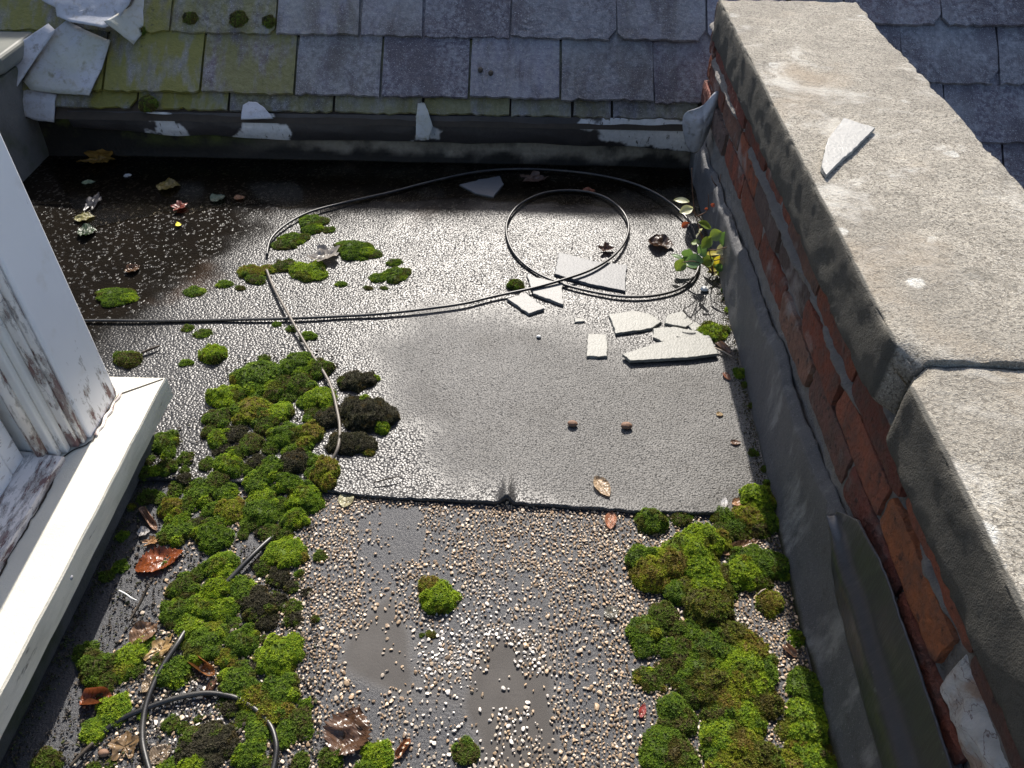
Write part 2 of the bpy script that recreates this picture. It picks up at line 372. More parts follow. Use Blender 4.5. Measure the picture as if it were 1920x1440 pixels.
def mat_leaf(wet=.35):
    t = NT('dead_leaf'); col = t.attr('Col', 'Color'); n = t.noise(60, 5); v = t.attr('vein')
    c = t.mix(t.ramp(n, [(.4, 0), (.7, .7)]), col, t.mix(1.0, col, (.40, .34, .28), 'MULTIPLY'))
    c = t.mix(t.math('MULTIPLY', v, .5), c, t.mix(1.0, col, (.5, .45, .4), 'MULTIPLY'))
    nb = t.bump(t.math('ADD', t.math('MULTIPLY', v, -1.0), n), .7, .002); m = t.fin(c, wet, nb, .5)
    tr = t.n('BsdfTranslucent'); t.l(c, tr.inputs[0]); mx = t.n('MixShader'); mx.inputs[0].default_value = .3
    t.l(t.b.outputs[0], mx.inputs[1]); t.l(tr.outputs[0], mx.inputs[2]); t.l(mx.outputs[0], t.out.inputs[0])
    return m
def mat_cable():
    t = NT('cable_sheath'); n = t.noise(25, 5); c = t.mix(t.ramp(n, [(.45, 0), (.7, 1)]), (.012, .012, .013), (.040, .038, .035))
    return t.fin(c, .42, t.bump(t.noise(300, 3), .2, .0006), .5)
def mat_water():
    t = NT('standing_water'); tr = t.n('BsdfTransparent'); tr.inputs[0].default_value = (.60, .56, .48, 1)
    gl = t.n('BsdfGlossy'); gl.inputs['Roughness'].default_value = .16; fr = t.n('Fresnel'); fr.inputs[0].default_value = 1.33
    nb = t.bump(t.noise(9, 3), .12, .01); t.l(nb, gl.inputs['Normal']); t.l(nb, fr.inputs['Normal'])
    mx = t.n('MixShader'); t.l(t.math('MULTIPLY', fr.outputs[0], .08), mx.inputs[0]); t.l(tr.outputs[0], mx.inputs[1]); t.l(gl.outputs[0], mx.inputs[2])
    t.l(mx.outputs[0], t.out.inputs[0]); return t.m
def mat_glass():
    t = NT('window_glass'); t.b.inputs['Transmission Weight'].default_value = 1; return t.fin((.9, .93, .92), .02)
def mat_plain(name, a, b, scale=20, rough=.7, bd=.003):
    t = NT(name); n = t.noise(scale, 5); return t.fin(t.mix(n, a, b), rough, t.bump(n, .5, bd), .3)

MAT = dict(felt=mat_felt(), bit=mat_bitumen(), slate=mat_slate(), coping=mat_coping(), brick=mat_brick(), mortar=mat_mortar(),
           spall=mat_spall(), up=mat_upstand(), tape=mat_tape(), lead=mat_lead(), leadg=mat_lead('mossy_lead', .8, .55), cap=mat_plain('capping_lead', (.10, .105, .095), (.22, .22, .19), 9, .4), eaves=mat_eaves_strip(),
           kerb=mat_kerb(), casing=mat_paint('peeling_white_paint', .68, .69, (4, 4, 1.5), foot=(.15, .40, .15), craze=False),
           bead=mat_paint('flaked_moulding_paint', .60, .612, (4, 4, 1.2), (.76, .72, .67), foot=(.15, .6, .12)),
           stile=mat_paint('yellowed_white_paint', .70, .715, (4, 4, 1.3), (.77, .75, .70), foot=(.15, .35, .09)),
           sash=mat_paint('crazed_white_paint', .58, .595, (4, 1.5, 4), (.76, .77, .78)),
           subsill=mat_paint('worn_sill_paint', .535, .555, (4, 1.0, 4), (.82, .74, .68)),
           sill=mat_sill(), render=mat_render(), moss=mat_attr('moss', .75, .2, 300, .001, .28, .25), chip=mat_attr('chippings', .42, .5, 200, .001, 0, .4),
           litter=mat_attr('plant_litter', .7, .3, 200, .001), leaf=mat_leaf(.38), leafwet=mat_leaf(.26), cable=mat_cable(), water=mat_water(), glass=mat_glass(),
           pale=mat_slate_chip((.18, .18, .16)), bright=mat_slate_chip((.235, .235, .225)), grey=mat_slate_chip((.075, .08, .088)), mid=mat_slate_chip((.15, .15, .145)),
           green=mat_attr('plant_leaf', .35, .5, 80, .0008, .35, .2), stem=mat_plain('woody_stem', (.09, .05, .035), (.18, .10, .06)),
           twig=mat_plain('dry_twig', (.20, .16, .12), (.34, .28, .22), 90), oldcable=mat_plain('weathered_sheath', (.075, .062, .050), (.17, .15, .125), 60, .45, .001), dark=mat_plain('dark_twig', (.03, .025, .02), (.07, .055, .04), 90),
           pebble=mat_plain('brown_pebble', (.13, .07, .045), (.24, .15, .10), 60), white=mat_plain('pale_shell', (.5, .5, .48), (.68, .68, .66), 60, .5),
           nail=mat_plain('dull_metal', (.30, .30, .31), (.42, .42, .43), 90, .35), ground=mat_plain('yard_ground', (.09, .085, .075), (.16, .15, .13), 2, .9),
           petal=mat_plain('yellow_petal', (.75, .62, .02), (.85, .72, .04), 60, .5), hole=mat_plain('roof_batten_wood', (.02, .017, .014), (.05, .04, .03), 40, .9))

# ------------------------------------------------------------------ setting: ground and flat roof
o = mesh('ground', [(-400, -400, -4), (400, -400, -4), (400, 400, -4), (-400, 400, -4)], [(0, 1, 2, 3)], MAT['ground']); tag(o, kind='structure')

XW = .503                                                     # face of the brickwork of the parapet
def foot_x(Y): return np.interp(Y, [-.6, .43, .97, 1.37, 1.85, 2.3], [.462, .467, .477, .492, .500, .502])

gx = np.arange(-1.62, .515, .0045); gy = np.concatenate([np.arange(-.8, .40, .03), np.arange(.40, 1.06, .0045), np.arange(1.06, 2.40, .04)])
GX, GY = np.meshgrid(gx, gy); P = np.stack([GX, GY, np.zeros_like(GX)], -1).reshape(-1, 3)
px, py = proj(P); Q = np.column_stack([px, py]); ok = P[:, 1] > .2
wob = (fbm(P[:, :2], 22, 4)-.5)*46
mud1 = [(735, 1100), (760, 1170), (775, 1260), (765, 1302), (700, 1290), (640, 1245), (655, 1190), (700, 1130)]
mud2 = [(905, 1180), (1000, 1180), (1030, 1240), (1045, 1320), (1060, 1440), (1070, 1600), (920, 1600), (900, 1400), (862, 1330), (880, 1260)]
mud3 = [(770, 1210), (870, 1230), (870, 1330), (770, 1310)]
md = np.zeros(len(P))
for pl, a, sft in ((mud1, .9, 16), (mud2, .95, 18), (mud3, .5, 30)):
    md = np.maximum(md, a*sstep(sft, -sft, poly_sd(Q, pl)+wob*.6))
md[~ok] = 0
P[:, 2] = (fbm(P[:, :2], 6, 3)-.5)*.004
o = gridmesh('roof_deck', P.reshape(GX.shape+(3,)), MAT['bit'], attrs={'mud': md}); tag(o, kind='structure')

# felt sheet laid over the far part of the roof
edge_px = [(420, 905), (600, 922), (700, 934), (850, 942), (930, 945), (941, 943), (950, 937), (962, 946), (1100, 955), (1200, 962), (1340, 965), (1440, 962)]
EP = np.array([hz(*q, .004) for q in edge_px]); 
def edge_y(X): return np.interp(X, EP[:, 0], EP[:, 1])
us = np.linspace(-1.56, .52, 430); vs = np.concatenate([np.linspace(0, .12, 40)[:-1], np.linspace(.12, 1, 210)])
U, Vv = np.meshgrid(us, vs); EY = edge_y(U) + (vnoise(np.column_stack([U.ravel(), 0*U.ravel()]), 60).reshape(U.shape)-.5)*.004
Y = EY + (2.36-EY)*Vv
P = np.stack([U, Y, 0*U], -1).reshape(-1, 3)
rip = np.exp(-((U.ravel()-EP[6, 0])/.012)**2)*np.exp(-((Y-EY).ravel()/.05)**2)*.012
lip = np.exp(-((Y-EY).ravel()/.02)**2)*.002
P[:, 2] = .0075 + (fbm(P[:, :2], 5, 3)-.5)*.005 + rip + lip
px, py = proj(P); Q = np.column_stack([px, py])
nz = (fbm(P[:, :2], 9, 4)-.5)*150
dry_poly = [(705, 650), (790, 598), (900, 585), (1010, 605), (1120, 640), (1200, 690), (1450, 690), (1470, 955), (1200, 950), (1000, 925), (850, 905), (800, 850), (820, 800), (760, 770), (730, 700)]
flood_shade_poly = [(40, 250), (700, 280), (1320, 300), (1320, 372), (1240, 396), (900, 390), (560, 390), (470, 430), (440, 480), (390, 520), (280, 600), (100, 700), (0, 700)]  # wet silt at left; along the back, the roof's shade painted into the felt
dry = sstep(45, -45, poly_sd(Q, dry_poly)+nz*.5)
flood_shade = sstep(50, -50, poly_sd(Q, flood_shade_poly)+nz*.7)
wet = np.clip(1-dry*(.72+.5*(fbm(P[:, :2], 3, 3)-.5)), 0, 1)
wet = np.clip(wet - .25*sstep(900, 1400, px)*(1-flood_shade), 0, 1)
m, n = U.shape
PG = P.reshape(m, n, 3)
skirt = PG[:1].copy(); skirt[..., 2] = -.001; skirt[..., 1] += .001
PG = np.concatenate([skirt, PG]); w2 = np.concatenate([wet[:n], wet]); f2 = np.concatenate([flood_shade[:n], flood_shade])
o = gridmesh('felt_sheet', PG, MAT['felt'], attrs={'wet': w2, 'flood_shade': f2})
tag(o, 'grey mineral felt sheet over the far flat roof, its lapped edge above the gravel', 'roofing felt')
FZ = .0085
def surf_z(Pxy):                                              # height of the roof skin at a point
    return FZ if Pxy[1] > edge_y(Pxy[0]) else .001

# standing water along the back
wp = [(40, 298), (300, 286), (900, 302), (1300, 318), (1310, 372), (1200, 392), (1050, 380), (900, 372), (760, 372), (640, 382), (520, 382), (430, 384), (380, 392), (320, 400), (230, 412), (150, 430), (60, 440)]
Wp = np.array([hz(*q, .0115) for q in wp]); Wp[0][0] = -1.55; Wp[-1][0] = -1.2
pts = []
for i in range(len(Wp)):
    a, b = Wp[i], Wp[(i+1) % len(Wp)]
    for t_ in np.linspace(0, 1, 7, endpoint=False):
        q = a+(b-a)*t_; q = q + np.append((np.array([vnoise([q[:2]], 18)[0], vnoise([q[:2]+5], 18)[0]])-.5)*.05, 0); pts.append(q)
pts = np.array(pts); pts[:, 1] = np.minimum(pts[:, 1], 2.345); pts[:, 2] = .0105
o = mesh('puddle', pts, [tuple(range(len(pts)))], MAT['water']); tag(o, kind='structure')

# ------------------------------------------------------------------ slate roof
roof = empty('slate_roof', (0, 2.33, 0))
tag(roof, 'blue grey slate roof, mossy yellow green on its left half, rising from the wet gutter', 'roof')
RIDGE = 3.60
def rp(x, s, off): return ROOF_P + np.array([x, 0, 0]) + ROOF_U*s + ROOF_N*off
def slate_outline(w, L, seed):
    r = np.random.default_rng(seed); n = 17
    xs = np.linspace(-w/2, w/2, n); tail = (fbm(np.column_stack([xs*1.0+seed*3.1, 0*xs]), 55, 4)-.5)*.024
    pts = [(x, t_) for x, t_ in zip(xs, tail)]
    c = r.random()
    if c < .26:                                               # broken corners
        k = r.uniform(.018, .045); pts[-1] = (w/2, pts[-1][1]+k*1.1); pts.insert(-1, (w/2-k*.8, pts[-2][1]+k*.1))
    if r.random() < .14:
        k = r.uniform(.012, .03); pts[0] = (-w/2, pts[0][1]+k); pts.insert(1, (-w/2+k*.8, pts[1][1]+k*.1))
    e = r.uniform(-.003, .003, 6)
    pts += [(w/2+e[0], L*.33), (w/2+e[1], L*.66), (w/2, L), (-w/2, L), (-w/2+e[2], L*.66), (-w/2+e[3], L*.33)]
    return pts
sV, sF, sC, sM = [], [], [], []
def add_slate(xc, s, w, L, seed, col, moss, lift=.014, th=.006, rot=0.0):
    r = np.random.default_rng(seed+999); out = slate_outline(w, L, seed); b = len(sV); k = len(out); dz = r.uniform(-.002, .0025)
    for dn in (0, th):
        for (x, t_) in out:
            xr = x*math.cos(rot)-t_*math.sin(rot); tr = x*math.sin(rot)+t_*math.cos(rot)
            ed = .0015 if dn and t_ < .05 else 0
            sV.append(rp(xc+xr, s+tr+(.002 if dn and t_ < .04 else 0), lift*(1-t_/L)+dn+dz*(1-t_/L)-ed)); sC.append(col); sM.append(moss)
    sF.append([b+k+i for i in range(k)]); sF.append([b+i for i in reversed(range(k))])
    for i in range(k):
        j = (i+1) % k; sF.append([b+i, b+j, b+k+j, b+k+i])
PAL = [(.080, .070, .100), (.080, .058, .082), (.095, .094, .124), (.082, .080, .100), (.064, .055, .082), (.108, .108, .130)]
JOINTS = {-1: [-2.02, -1.78, -1.50, -1.20, -.92, -.60, -.33, -.066, .12, .24, .50], 0: [-2.1, -1.84, -1.57, -1.30, -1.003, -.718, -.458, -.191, .083, .365, .575], 1: [-2.2, -1.94, -1.68, -1.40, -1.11, -.787, -.530, -.336, -.072, .25, .52, .765]}
seed = 0
for k in range(-1, 19):
    s = .012 if k == -1 else .059+.1915*k
    J = JOINTS.get(k) or [(-2.2 if k % 2 else -2.06)+.28*i for i in range(-8, 11)]
    for xa, xb in zip(J[:-1], J[1:]):
        seed += 1; r = np.random.default_rng(seed); xc = (xa+xb)/2; w = xb-xa-.005-r.uniform(0, .004)
        mo = float(np.clip((-.52-xc)/.50+r.uniform(-.12, .2), 0, 1)); mo = max(mo, .12 if r.random() < .3 else .03)
        if k == -1: mo = max(mo, float(np.clip(.75-abs(xc+.3)*.5, .25, .8)))
        col = np.array(PAL[r.integers(len(PAL))])*r.uniform(.6, 1.35)
        if k == -1: add_slate(xc, s, w, .24, seed, col, mo, .004, .007)
        elif k == 0 and xb > .57: add_slate(xc-.01, s, w-.02, .36, seed, col, .1, rot=.03)
        else: add_slate(xc, s, w, .36, seed, col, mo, .018, .008, r.uniform(-.014, .014))
# the part of the same slope beyond the parapet, its courses half a step lower
for j in range(-15, 19):
    s = .314+.182*(j-1)
    x0 = 1.10 if j % 2 == 0 else 1.225
    for i in range(-2, 5):
        xa, xb = x0+.29*i, x0+.29*(i+1)
        if xb < .90: continue
        xa = max(xa, .775); seed += 1; r = np.random.default_rng(seed); col = np.array(PAL[r.integers(len(PAL))])*r.uniform(.62, .85)
        add_slate((xa+xb)/2, s, xb-xa-.005, .34, seed, col, .03, .019, .009, r.uniform(-.012, .012))
o = mesh('slates', sV, sF, MAT['slate'], roof, sC, attrs={'moss': sM})
# roof body: underside boards, ridge and rear slope
def rq(x, s, off): return tuple(rp(x, s, off))
bv = [rq(-4.4, -.02, -.006), rq(.765, -.02, -.006), rq(.765, RIDGE, -.006), rq(-4.4, RIDGE, -.006)]
bv += [rq(.766, -1.3, -.006), rq(2.7, -1.3, -.006), rq(2.7, RIDGE, -.006), rq(.766, RIDGE, -.006)]
o = mesh('roof_boarding', bv, [(0, 1, 2, 3), (4, 5, 6, 7)], MAT['hole'], roof)
rz = rp(0, RIDGE+.18, .0)
tube('ridge_roll', [(-4.4, rz[1]+.004, rz[2]-.008), (0, rz[1]+.004, rz[2]-.008), (2.7, rz[1]+.004, rz[2]-.008)], .026, MAT['lead'], roof, 12, 3)
mesh('rear_slope', [(-4.4, rz[1]+.01, rz[2]-.01), (2.7, rz[1]+.01, rz[2]-.01), (2.7, rz[1]+2.6, rz[2]-2.3), (-4.4, rz[1]+2.6, rz[2]-2.3)], [(0, 1, 2, 3)], MAT['slate'], roof,
     [(.1, .1, .12)]*4, attrs={'moss': [.1]*4})

# eaves strip below the slates
xs = np.linspace(-1.42, .50, 620); hs = np.linspace(0, 1, 34)
X, H = np.meshgrid(xs, hs)
top = .166 + .012*np.interp(X, [-1.4, .5], [0, 1]); low = .089 + .012*(fbm(np.column_stack([X.ravel(), 0*X.ravel()]), 4, 3).reshape(X.shape)-.5)*2 + np.where(X > .32, -.012*(X-.32)/.1, 0) + np.where(X < -1.1, (-1.1-X)*.07, 0)
Z = low+(top-low)*H
Yy = 2.318 + .012*(1-H)**2*0 - .010*np.sin(H*3.1) + (fbm(np.column_stack([X.ravel(), Z.ravel()*2]), 7, 3).reshape(X.shape)-.5)*.014
PG = np.stack([X, Yy, Z], -1); px, py = proj(PG.reshape(-1, 3)); Q = np.column_stack([px, py]); nz = (fbm(PG.reshape(-1, 3), 25, 4)-.5)*40
wm = np.zeros(len(Q))
for pl in ([(283, 205), (325, 215), (342, 262), (280, 262)], [(452, 190), (500, 200), (545, 262), (440, 262)], [(782, 195), (796, 195), (812, 262), (775, 262)],
           [(1085, 232), (1140, 212), (1330, 215), (1330, 300), (1230, 285), (1130, 262)]):
    wm = np.maximum(wm, sstep(4, -4, poly_sd(Q, pl)+nz*1.5))
o = gridmesh('eaves_strip', PG, MAT['eaves'], roof, attrs={'white': wm}); md_ = o.modifiers.new('thick', 'SOLIDIFY'); md_.thickness = .004; md_.offset = -1
# loose lead sheets at the top left
def sheet(name, px_poly, off, mat, curl=None, th=.0035, label=None, plane=hr, seed=0):
    C = [plane(x, y, off) for x, y in px_poly]; C = np.array(C); n = len(C)
    pts = []
    for i in range(n):
        a, b = C[i], C[(i+1) % n]
        for t_ in np.linspace(0, 1, 6, endpoint=False): pts.append(a+(b-a)*t_)
    pts = np.array(pts); c = pts.mean(0); V = [c]; Fc = []
    rings = 6; m_ = len(pts)
    for k in range(1, rings+1): V += list(c+(pts-c)*(k/rings))
    for i in range(m_): Fc.append((0, 1+i, 1+(i+1) % m_))
    for k in range(rings-1):
        for i in range(m_):
            j = (i+1) % m_; Fc.append((1+k*m_+i, 1+(k+1)*m_+i, 1+(k+1)*m_+j, 1+k*m_+j))
    V = np.array(V); nn = ROOF_N if plane is hr else np.array([0, 0, 1.])
    V = V + nn*((fbm(V+seed, 9, 3)-.5)*.022)[:, None] + (rng.random((len(V), 1))-.5)*.0008
    if curl is not None: V = V + nn*curl(*proj(V))[:, None]
    o = mesh(name, V, Fc, mat, roof, smooth=True)
    # keep front side up
    md = o.modifiers.new('thick', 'SOLIDIFY'); md.thickness = th; md.offset = 0
    if label: o['label'] = label
    return o
sheet('lead_sheet', [(36, 158), (58, 166), (105, 176), (99, 200), (92, 222), (58, 219), (28, 208), (15, 192)], .020, MAT['lead'], lambda x, y: -.0008*np.clip(y-190, 0, 50)-.0005*np.clip(45-x, 0, 60), label='small curled lead sheet at the foot of the slope', seed=1)
sheet('lead_sheet', [(100, 56), (125, 38), (172, 62), (207, 76), (190, 130), (168, 180), (110, 174), (57, 168), (43, 152), (70, 105)], .034, MAT['leadg'], label='broad lead sheet with moss and dirt stains', seed=2)
sheet('lead_sheet', [(-60, 140), (0, 108), (60, 66), (90, 43), (103, 56), (60, 120), (12, 190), (-10, 172), (-60, 150)], .050, MAT['lead'], label='narrow pale lead sheet beside the wall capping', seed=3)
sheet('lead_sheet', [(60, -40), (78, 0), (104, 14), (107, 30), (133, 43), (170, 50), (200, 57), (213, 50), (228, 26), (242, 10), (262, -40)], .060, MAT['lead'], lambda x, y: .0006*np.clip(y-30, 0, 40), label='buckled upper lead sheet', seed=4)
sheet('lead_sheet', [(208, 54), (246, 78), (262, 48), (284, 8), (300, -30), (262, -40), (242, 8), (228, 26)], .050, MAT['leadg'], lambda x, y: -.0012*np.clip(x-235, 0, 60)+.0016*np.clip(235-x, 0, 40), label='folded over brown edge of the upper lead sheet', seed=5)
sheet('lead_clip', [(455, 197), (466, 190), (480, 191), (497, 203), (512, 222), (452, 224)], .024, MAT['lead'], label='bright lead tongue folded up over the lowest slates', seed=6)
sheet('lead_clip', [(784, 195), (796, 194), (804, 212), (811, 235), (802, 256), (778, 254), (780, 225)], .010, MAT['leadg'], lambda x, y: -.0006*np.clip(y-215, 0, 60), label='narrow mossy lead clip hanging over the dark eaves strip', seed=7)
# torn lead flap where the eaves meet the parapet
fp = [(1281, 212), (1300, 203), (1318, 196), (1332, 182), (1347, 165), (1349, 180), (1340, 215), (1330, 238), (1318, 268), (1305, 287), (1290, 280), (1283, 250)]
C = np.array([hy(x, y, 2.17) for x, y in fp]); c = C.mean(0); V = [c+np.array([0, -.035, .0])]; Fc = []
for k in (1/3, 2/3, 1):
    for q in C: V.append(c+(q-c)*k + np.array([0, -.035*(1-k*k), 0]) + (rng.random(3)-.5)*np.array([.004, .022, .004]))
nC = len(C)
for i in range(nC):
    j = (i+1) % nC; Fc.append((0, 1+i, 1+j))
    for k in range(2): Fc.append((1+k*nC+i, 1+(k+1)*nC+i, 1+(k+1)*nC+j, 1+k*nC+j))
o = mesh('lead_flap', V, Fc, MAT['lead'], roof, smooth=True); md_ = o.modifiers.new('s', 'SUBSURF'); md_.levels = md_.render_levels = 2
md_ = o.modifiers.new('thick', 'SOLIDIFY'); md_.thickness = .004; o['label'] = 'crumpled lead flap at the parapet corner'

# kerb of the gutter behind the flat roof
xs = np.linspace(-1.56, .515, 200); hs = np.linspace(0, 1, 16); X, H = np.meshgrid(xs, hs)
Yk = 2.350 - .012*(1-H)**3 - .05*np.clip(.12-H, 0, 1)*(1-H) + (fbm(np.column_stack([X.ravel(), H.ravel()*.3]), 8, 3).reshape(X.shape)-.5)*.012
PG = np.stack([X, Yk, .165*H], -1)
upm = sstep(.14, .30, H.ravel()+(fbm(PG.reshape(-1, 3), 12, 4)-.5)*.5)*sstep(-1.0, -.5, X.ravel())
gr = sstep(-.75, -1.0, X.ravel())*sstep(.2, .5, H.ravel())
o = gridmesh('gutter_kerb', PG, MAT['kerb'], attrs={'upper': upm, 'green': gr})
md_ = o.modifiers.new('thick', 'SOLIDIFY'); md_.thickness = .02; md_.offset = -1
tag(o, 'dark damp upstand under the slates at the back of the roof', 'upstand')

# ------------------------------------------------------------------ left wall with lead capping
lw = empty('rendered_wall', (-1.7, 1.9, 0)); tag(lw, 'dark green stained rendered wall at the far left corner under the lead sheets', 'wall')
boxes('wall_body', [(-2.1, -1.545, 1.16, 2.36, 0, .285)], MAT['render'], lw, .006)
cz = .34
cp = [hz(-160, 170, cz), hz(0, 106, cz), hz(60, 62, cz), hz(104, 30, cz), hz(108, 17, cz), hz(80, 0, cz), hz(-40, -60, cz), hz(-300, -40, cz)]
cp = np.array(cp); cp2 = cp.copy(); cp2[:, 2] -= .05
k = len(cp)
o = mesh('lead_capping', np.vstack([cp, cp2]), [tuple(range(k)), tuple(range(2*k-1, k-1, -1))]+[(i, k+i, k+(i+1) % k, (i+1) % k) for i in range(k)], MAT['cap'], lw)
md_ = o.modifiers.new('b', 'BEVEL'); md_.width = .012; md_.segments = 3

# ------------------------------------------------------------------ parapet wall on the right
par = empty('parapet_wall', (.6, .9, 0)); tag(par, 'red brick parapet wall with thick stone coping along the right side of the roof', 'wall')
bV, bF, bC = [], [], []
def cuboid_round(c, d, r_, col, seed, div=(2, 5, 3)):
    """a worn brick: subdivided box, corners pulled in, faces roughened"""
    nx, ny, nz_ = div; b = len(bV); idx = {}
    def vid(i, j, k):
        if (i, j, k) in idx: return idx[(i, j, k)]
        u = np.array([i/nx, j/ny, k/nz_])*2-1; p = u*np.array(d)/2
        ext = sum(abs(v) > .99 for v in u)
        p = p - np.sign(u)*(np.abs(u) > .99)*(r_*max(ext-1, 0)*.5)
        w = p+np.array(c); w = w + (np.array([mnoise.noise(Vector(q_*26)+Vector((seed, seed, 0)))+.6*mnoise.noise(Vector(q_*75)+Vector((seed, seed, 5))) for q_ in (w, w+9, w+21)]))*r_*.75
        bV.append(w); bC.append(col); idx[(i, j, k)] = len(bV)-1; return idx[(i, j, k)]
    def face(q): bF.append(q)
    for j in range(ny):
        for k in range(nz_):
            face((vid(0, j, k), vid(0, j, k+1), vid(0, j+1, k+1), vid(0, j+1, k))); face((vid(nx, j, k), vid(nx, j+1, k), vid(nx, j+1, k+1), vid(nx, j, k+1)))
    for i in range(nx):
        for k in range(nz_):
            face((vid(i, 0, k), vid(i+1, 0, k), vid(i+1, 0, k+1), vid(i, 0, k+1))); face((vid(i, ny, k), vid(i, ny, k+1), vid(i+1, ny, k+1), vid(i+1, ny, k)))
        for j in range(ny):
            face((vid(i, j, 0), vid(i, j+1, 0), vid(i+1, j+1, 0), vid(i+1, j, 0))); face((vid(i, j, nz_), vid(i+1, j, nz_), vid(i+1, j+1, nz_), vid(i, j+1, nz_)))
BC = [(.22, .068, .042), (.25, .085, .052), (.18, .058, .042), (.15, .075, .06), (.20, .105, .075), (.27, .085, .045), (.12, .085, .075)]
starts = [.61, .725, .725, .61]
SPALL = None
for ci in range(4):
    zt = .503-.072*ci; zc = zt-.0325
    y = {0: -.62, 1: -.505, 2: -.42, 3: -.54}[ci]
    i = 0
    off = {0: .60, 1: .70, 2: .7255, 3: .62}[ci] - .2265*8
    for i in range(22):
        y0 = off+i*.2265; y1 = y0+.2185
        if y1 < -.7 or y0 > 2.34: continue
        y1 = min(y1, 2.35); r = np.random.default_rng(ci*100+i+5)
        if ci == 2 and .27 < y0 < .29: continue                # the spalled one, built below
        col = np.array(BC[r.integers(len(BC))])*r.uniform(.8, 1.15)
        if ci == 2 and .48 < y0 < .52: col = np.array((.33, .115, .05))
        dep = r.uniform(-.004, .006)
        cuboid_round((XW+.05+dep, (y0+y1)/2, zc), (.10, y1-y0, 0.0655), .0034, col, ci*31+i, (2, 16, 6))
o = mesh('brickwork', bV, bF, MAT['brick'], par, bC, smooth=False)
# mortar core, roughly pointed
ys = np.linspace(-.7, 2.36, 700); zs = np.linspace(0.0, .506, 110); Yg, Zg = np.meshgrid(ys, zs)
Pm = np.stack([np.full(Yg.shape, XW), Yg, Zg], -1).reshape(-1, 3)
rel = (fbm(Pm, 18, 4)-.5)*.022; pt = np.exp(-((Pm[:, 2]-.4355)/.010)**2)*sstep(.50, .62, fbm(Pm, 4, 2))+np.exp(-((Pm[:, 2]-.364)/.011)**2)*sstep(.40, .52, fbm(Pm+3, 5, 2))
Pm[:, 0] += .012 + rel*.7 + (fbm(Pm, 70, 3)-.5)*.008 - .020*pt
gridmesh('mortar', Pm.reshape(Yg.shape+(3,)), MAT['mortar'], par)
boxes('wall_core', [(XW+.03, .735, -.7, 2.0, -3.5, .50)], MAT['mortar'], par, 0)
# spalled white-washed brick
ys = np.linspace(.16, .487, 60); zs = np.linspace(.286, .362, 26); Yg, Zg = np.meshgrid(ys, zs)
Pm = np.stack([np.full(Yg.shape, XW-.006), Yg, Zg], -1).reshape(-1, 3)
ev = np.minimum(np.minimum(Pm[:, 1]-.16, .487-Pm[:, 1]), np.minimum(Pm[:, 2]-.286, .362-Pm[:, 2]))
Pm[:, 0] += .03*np.exp(-ev/.007) + (fbm(Pm, 22, 5)-.5)*.034
o = gridmesh('spalled_brick', Pm.reshape(Yg.shape+(3,)), MAT['spall'], par); o['label'] = 'flaking whitewashed brick'

# felt upstand dressed up the wall
ys = np.linspace(-.7, 2.34, 380); ts = np.linspace(0, 1, 28); Yg, T = np.meshgrid(ys, ts)
zt = np.interp(ys, [-.7, .3, .45, .6, .72, .80, .95, 1.2, 1.5, 1.9, 2.34], [.25, .255, .262, .268, .232, .205, .182, .186, .180, .150, .15])
zt = zt + (fbm(np.column_stack([ys, 0*ys]), 9, 4)-.5)*.05 + (fbm(np.column_stack([ys, 0*ys+2]), 60, 3)-.5)*.012
xf = foot_x(ys) + (fbm(np.column_stack([ys, 0*ys+4]), 8, 3)-.5)*.006
xt = XW-.0075
Xu = xf + (xt-xf)*(1-(1-T)**2.2) + .014*sstep(.90, 1, T); Zu = .001 + zt*T**1.15
Pm = np.stack([Xu, Yg, Zu], -1).reshape(-1, 3); Pm[:, 0] += (fbm(Pm, 11, 3)-.5)*.008
ftm = sstep(.10, .02, T.ravel()+(fbm(Pm, 20, 4)-.5)*.14)
o = gridmesh('felt_upstand', Pm.reshape(Yg.shape+(3,)), MAT['up'], par, attrs={'foot': ftm}); md_ = o.modifiers.new('thick', 'SOLIDIFY'); md_.thickness = .004; md_.offset = 1
# repair tape stuck over it near the viewer
ys = np.linspace(-.5, .80, 340); ts = np.linspace(0, 1, 30); Yg, T = np.meshgrid(ys, ts)
z0 = np.interp(ys, [-.5, .3, .55, .70, .74, .80], [.115, .118, .125, .135, .15, .20]); z1 = np.interp(ys, [-.5, .3, .45, .55, .66, .74, .80], [.268, .272, .283, .288, .29, .27, .215])
z1 = z1 + (fbm(np.column_stack([ys, 0*ys+1]), 25, 3)-.5)*.008
Zt = z0+(z1-z0)*T
xfy = foot_x(Yg); tt = (Zt/np.interp(Yg, [-.5, .9], [.258, .23]))**(1/1.15); Xb = xfy+(xt-xfy)*(1-(1-np.clip(tt, 0, 1))**2.2)
Xt = np.minimum(Xb, xt+.001) - .0042 - .0125*np.exp(-((T-.36)/np.where(T < .36, .30, .13))**2)
wr = (vnoise(np.stack([Yg.ravel()*1.0+Zt.ravel()*.35, Zt.ravel()*.12], 1), 95)-.5)*.0030*sstep(.30, .62, fbm(np.stack([Yg.ravel(), Zt.ravel()], 1), 16, 3))
Pm = np.stack([Xt, Yg, Zt], -1).reshape(-1, 3); Pm[:, 0] += wr + (fbm(Pm, 9, 3)-.5)*.006
o = gridmesh('repair_tape', Pm.reshape(Yg.shape+(3,)), MAT['tape'], par); md_ = o.modifiers.new('thick', 'SOLIDIFY'); md_.thickness = .0022; md_.offset = 1
o['label'] = 'shiny black bitumen repair tape on the felt upstand'

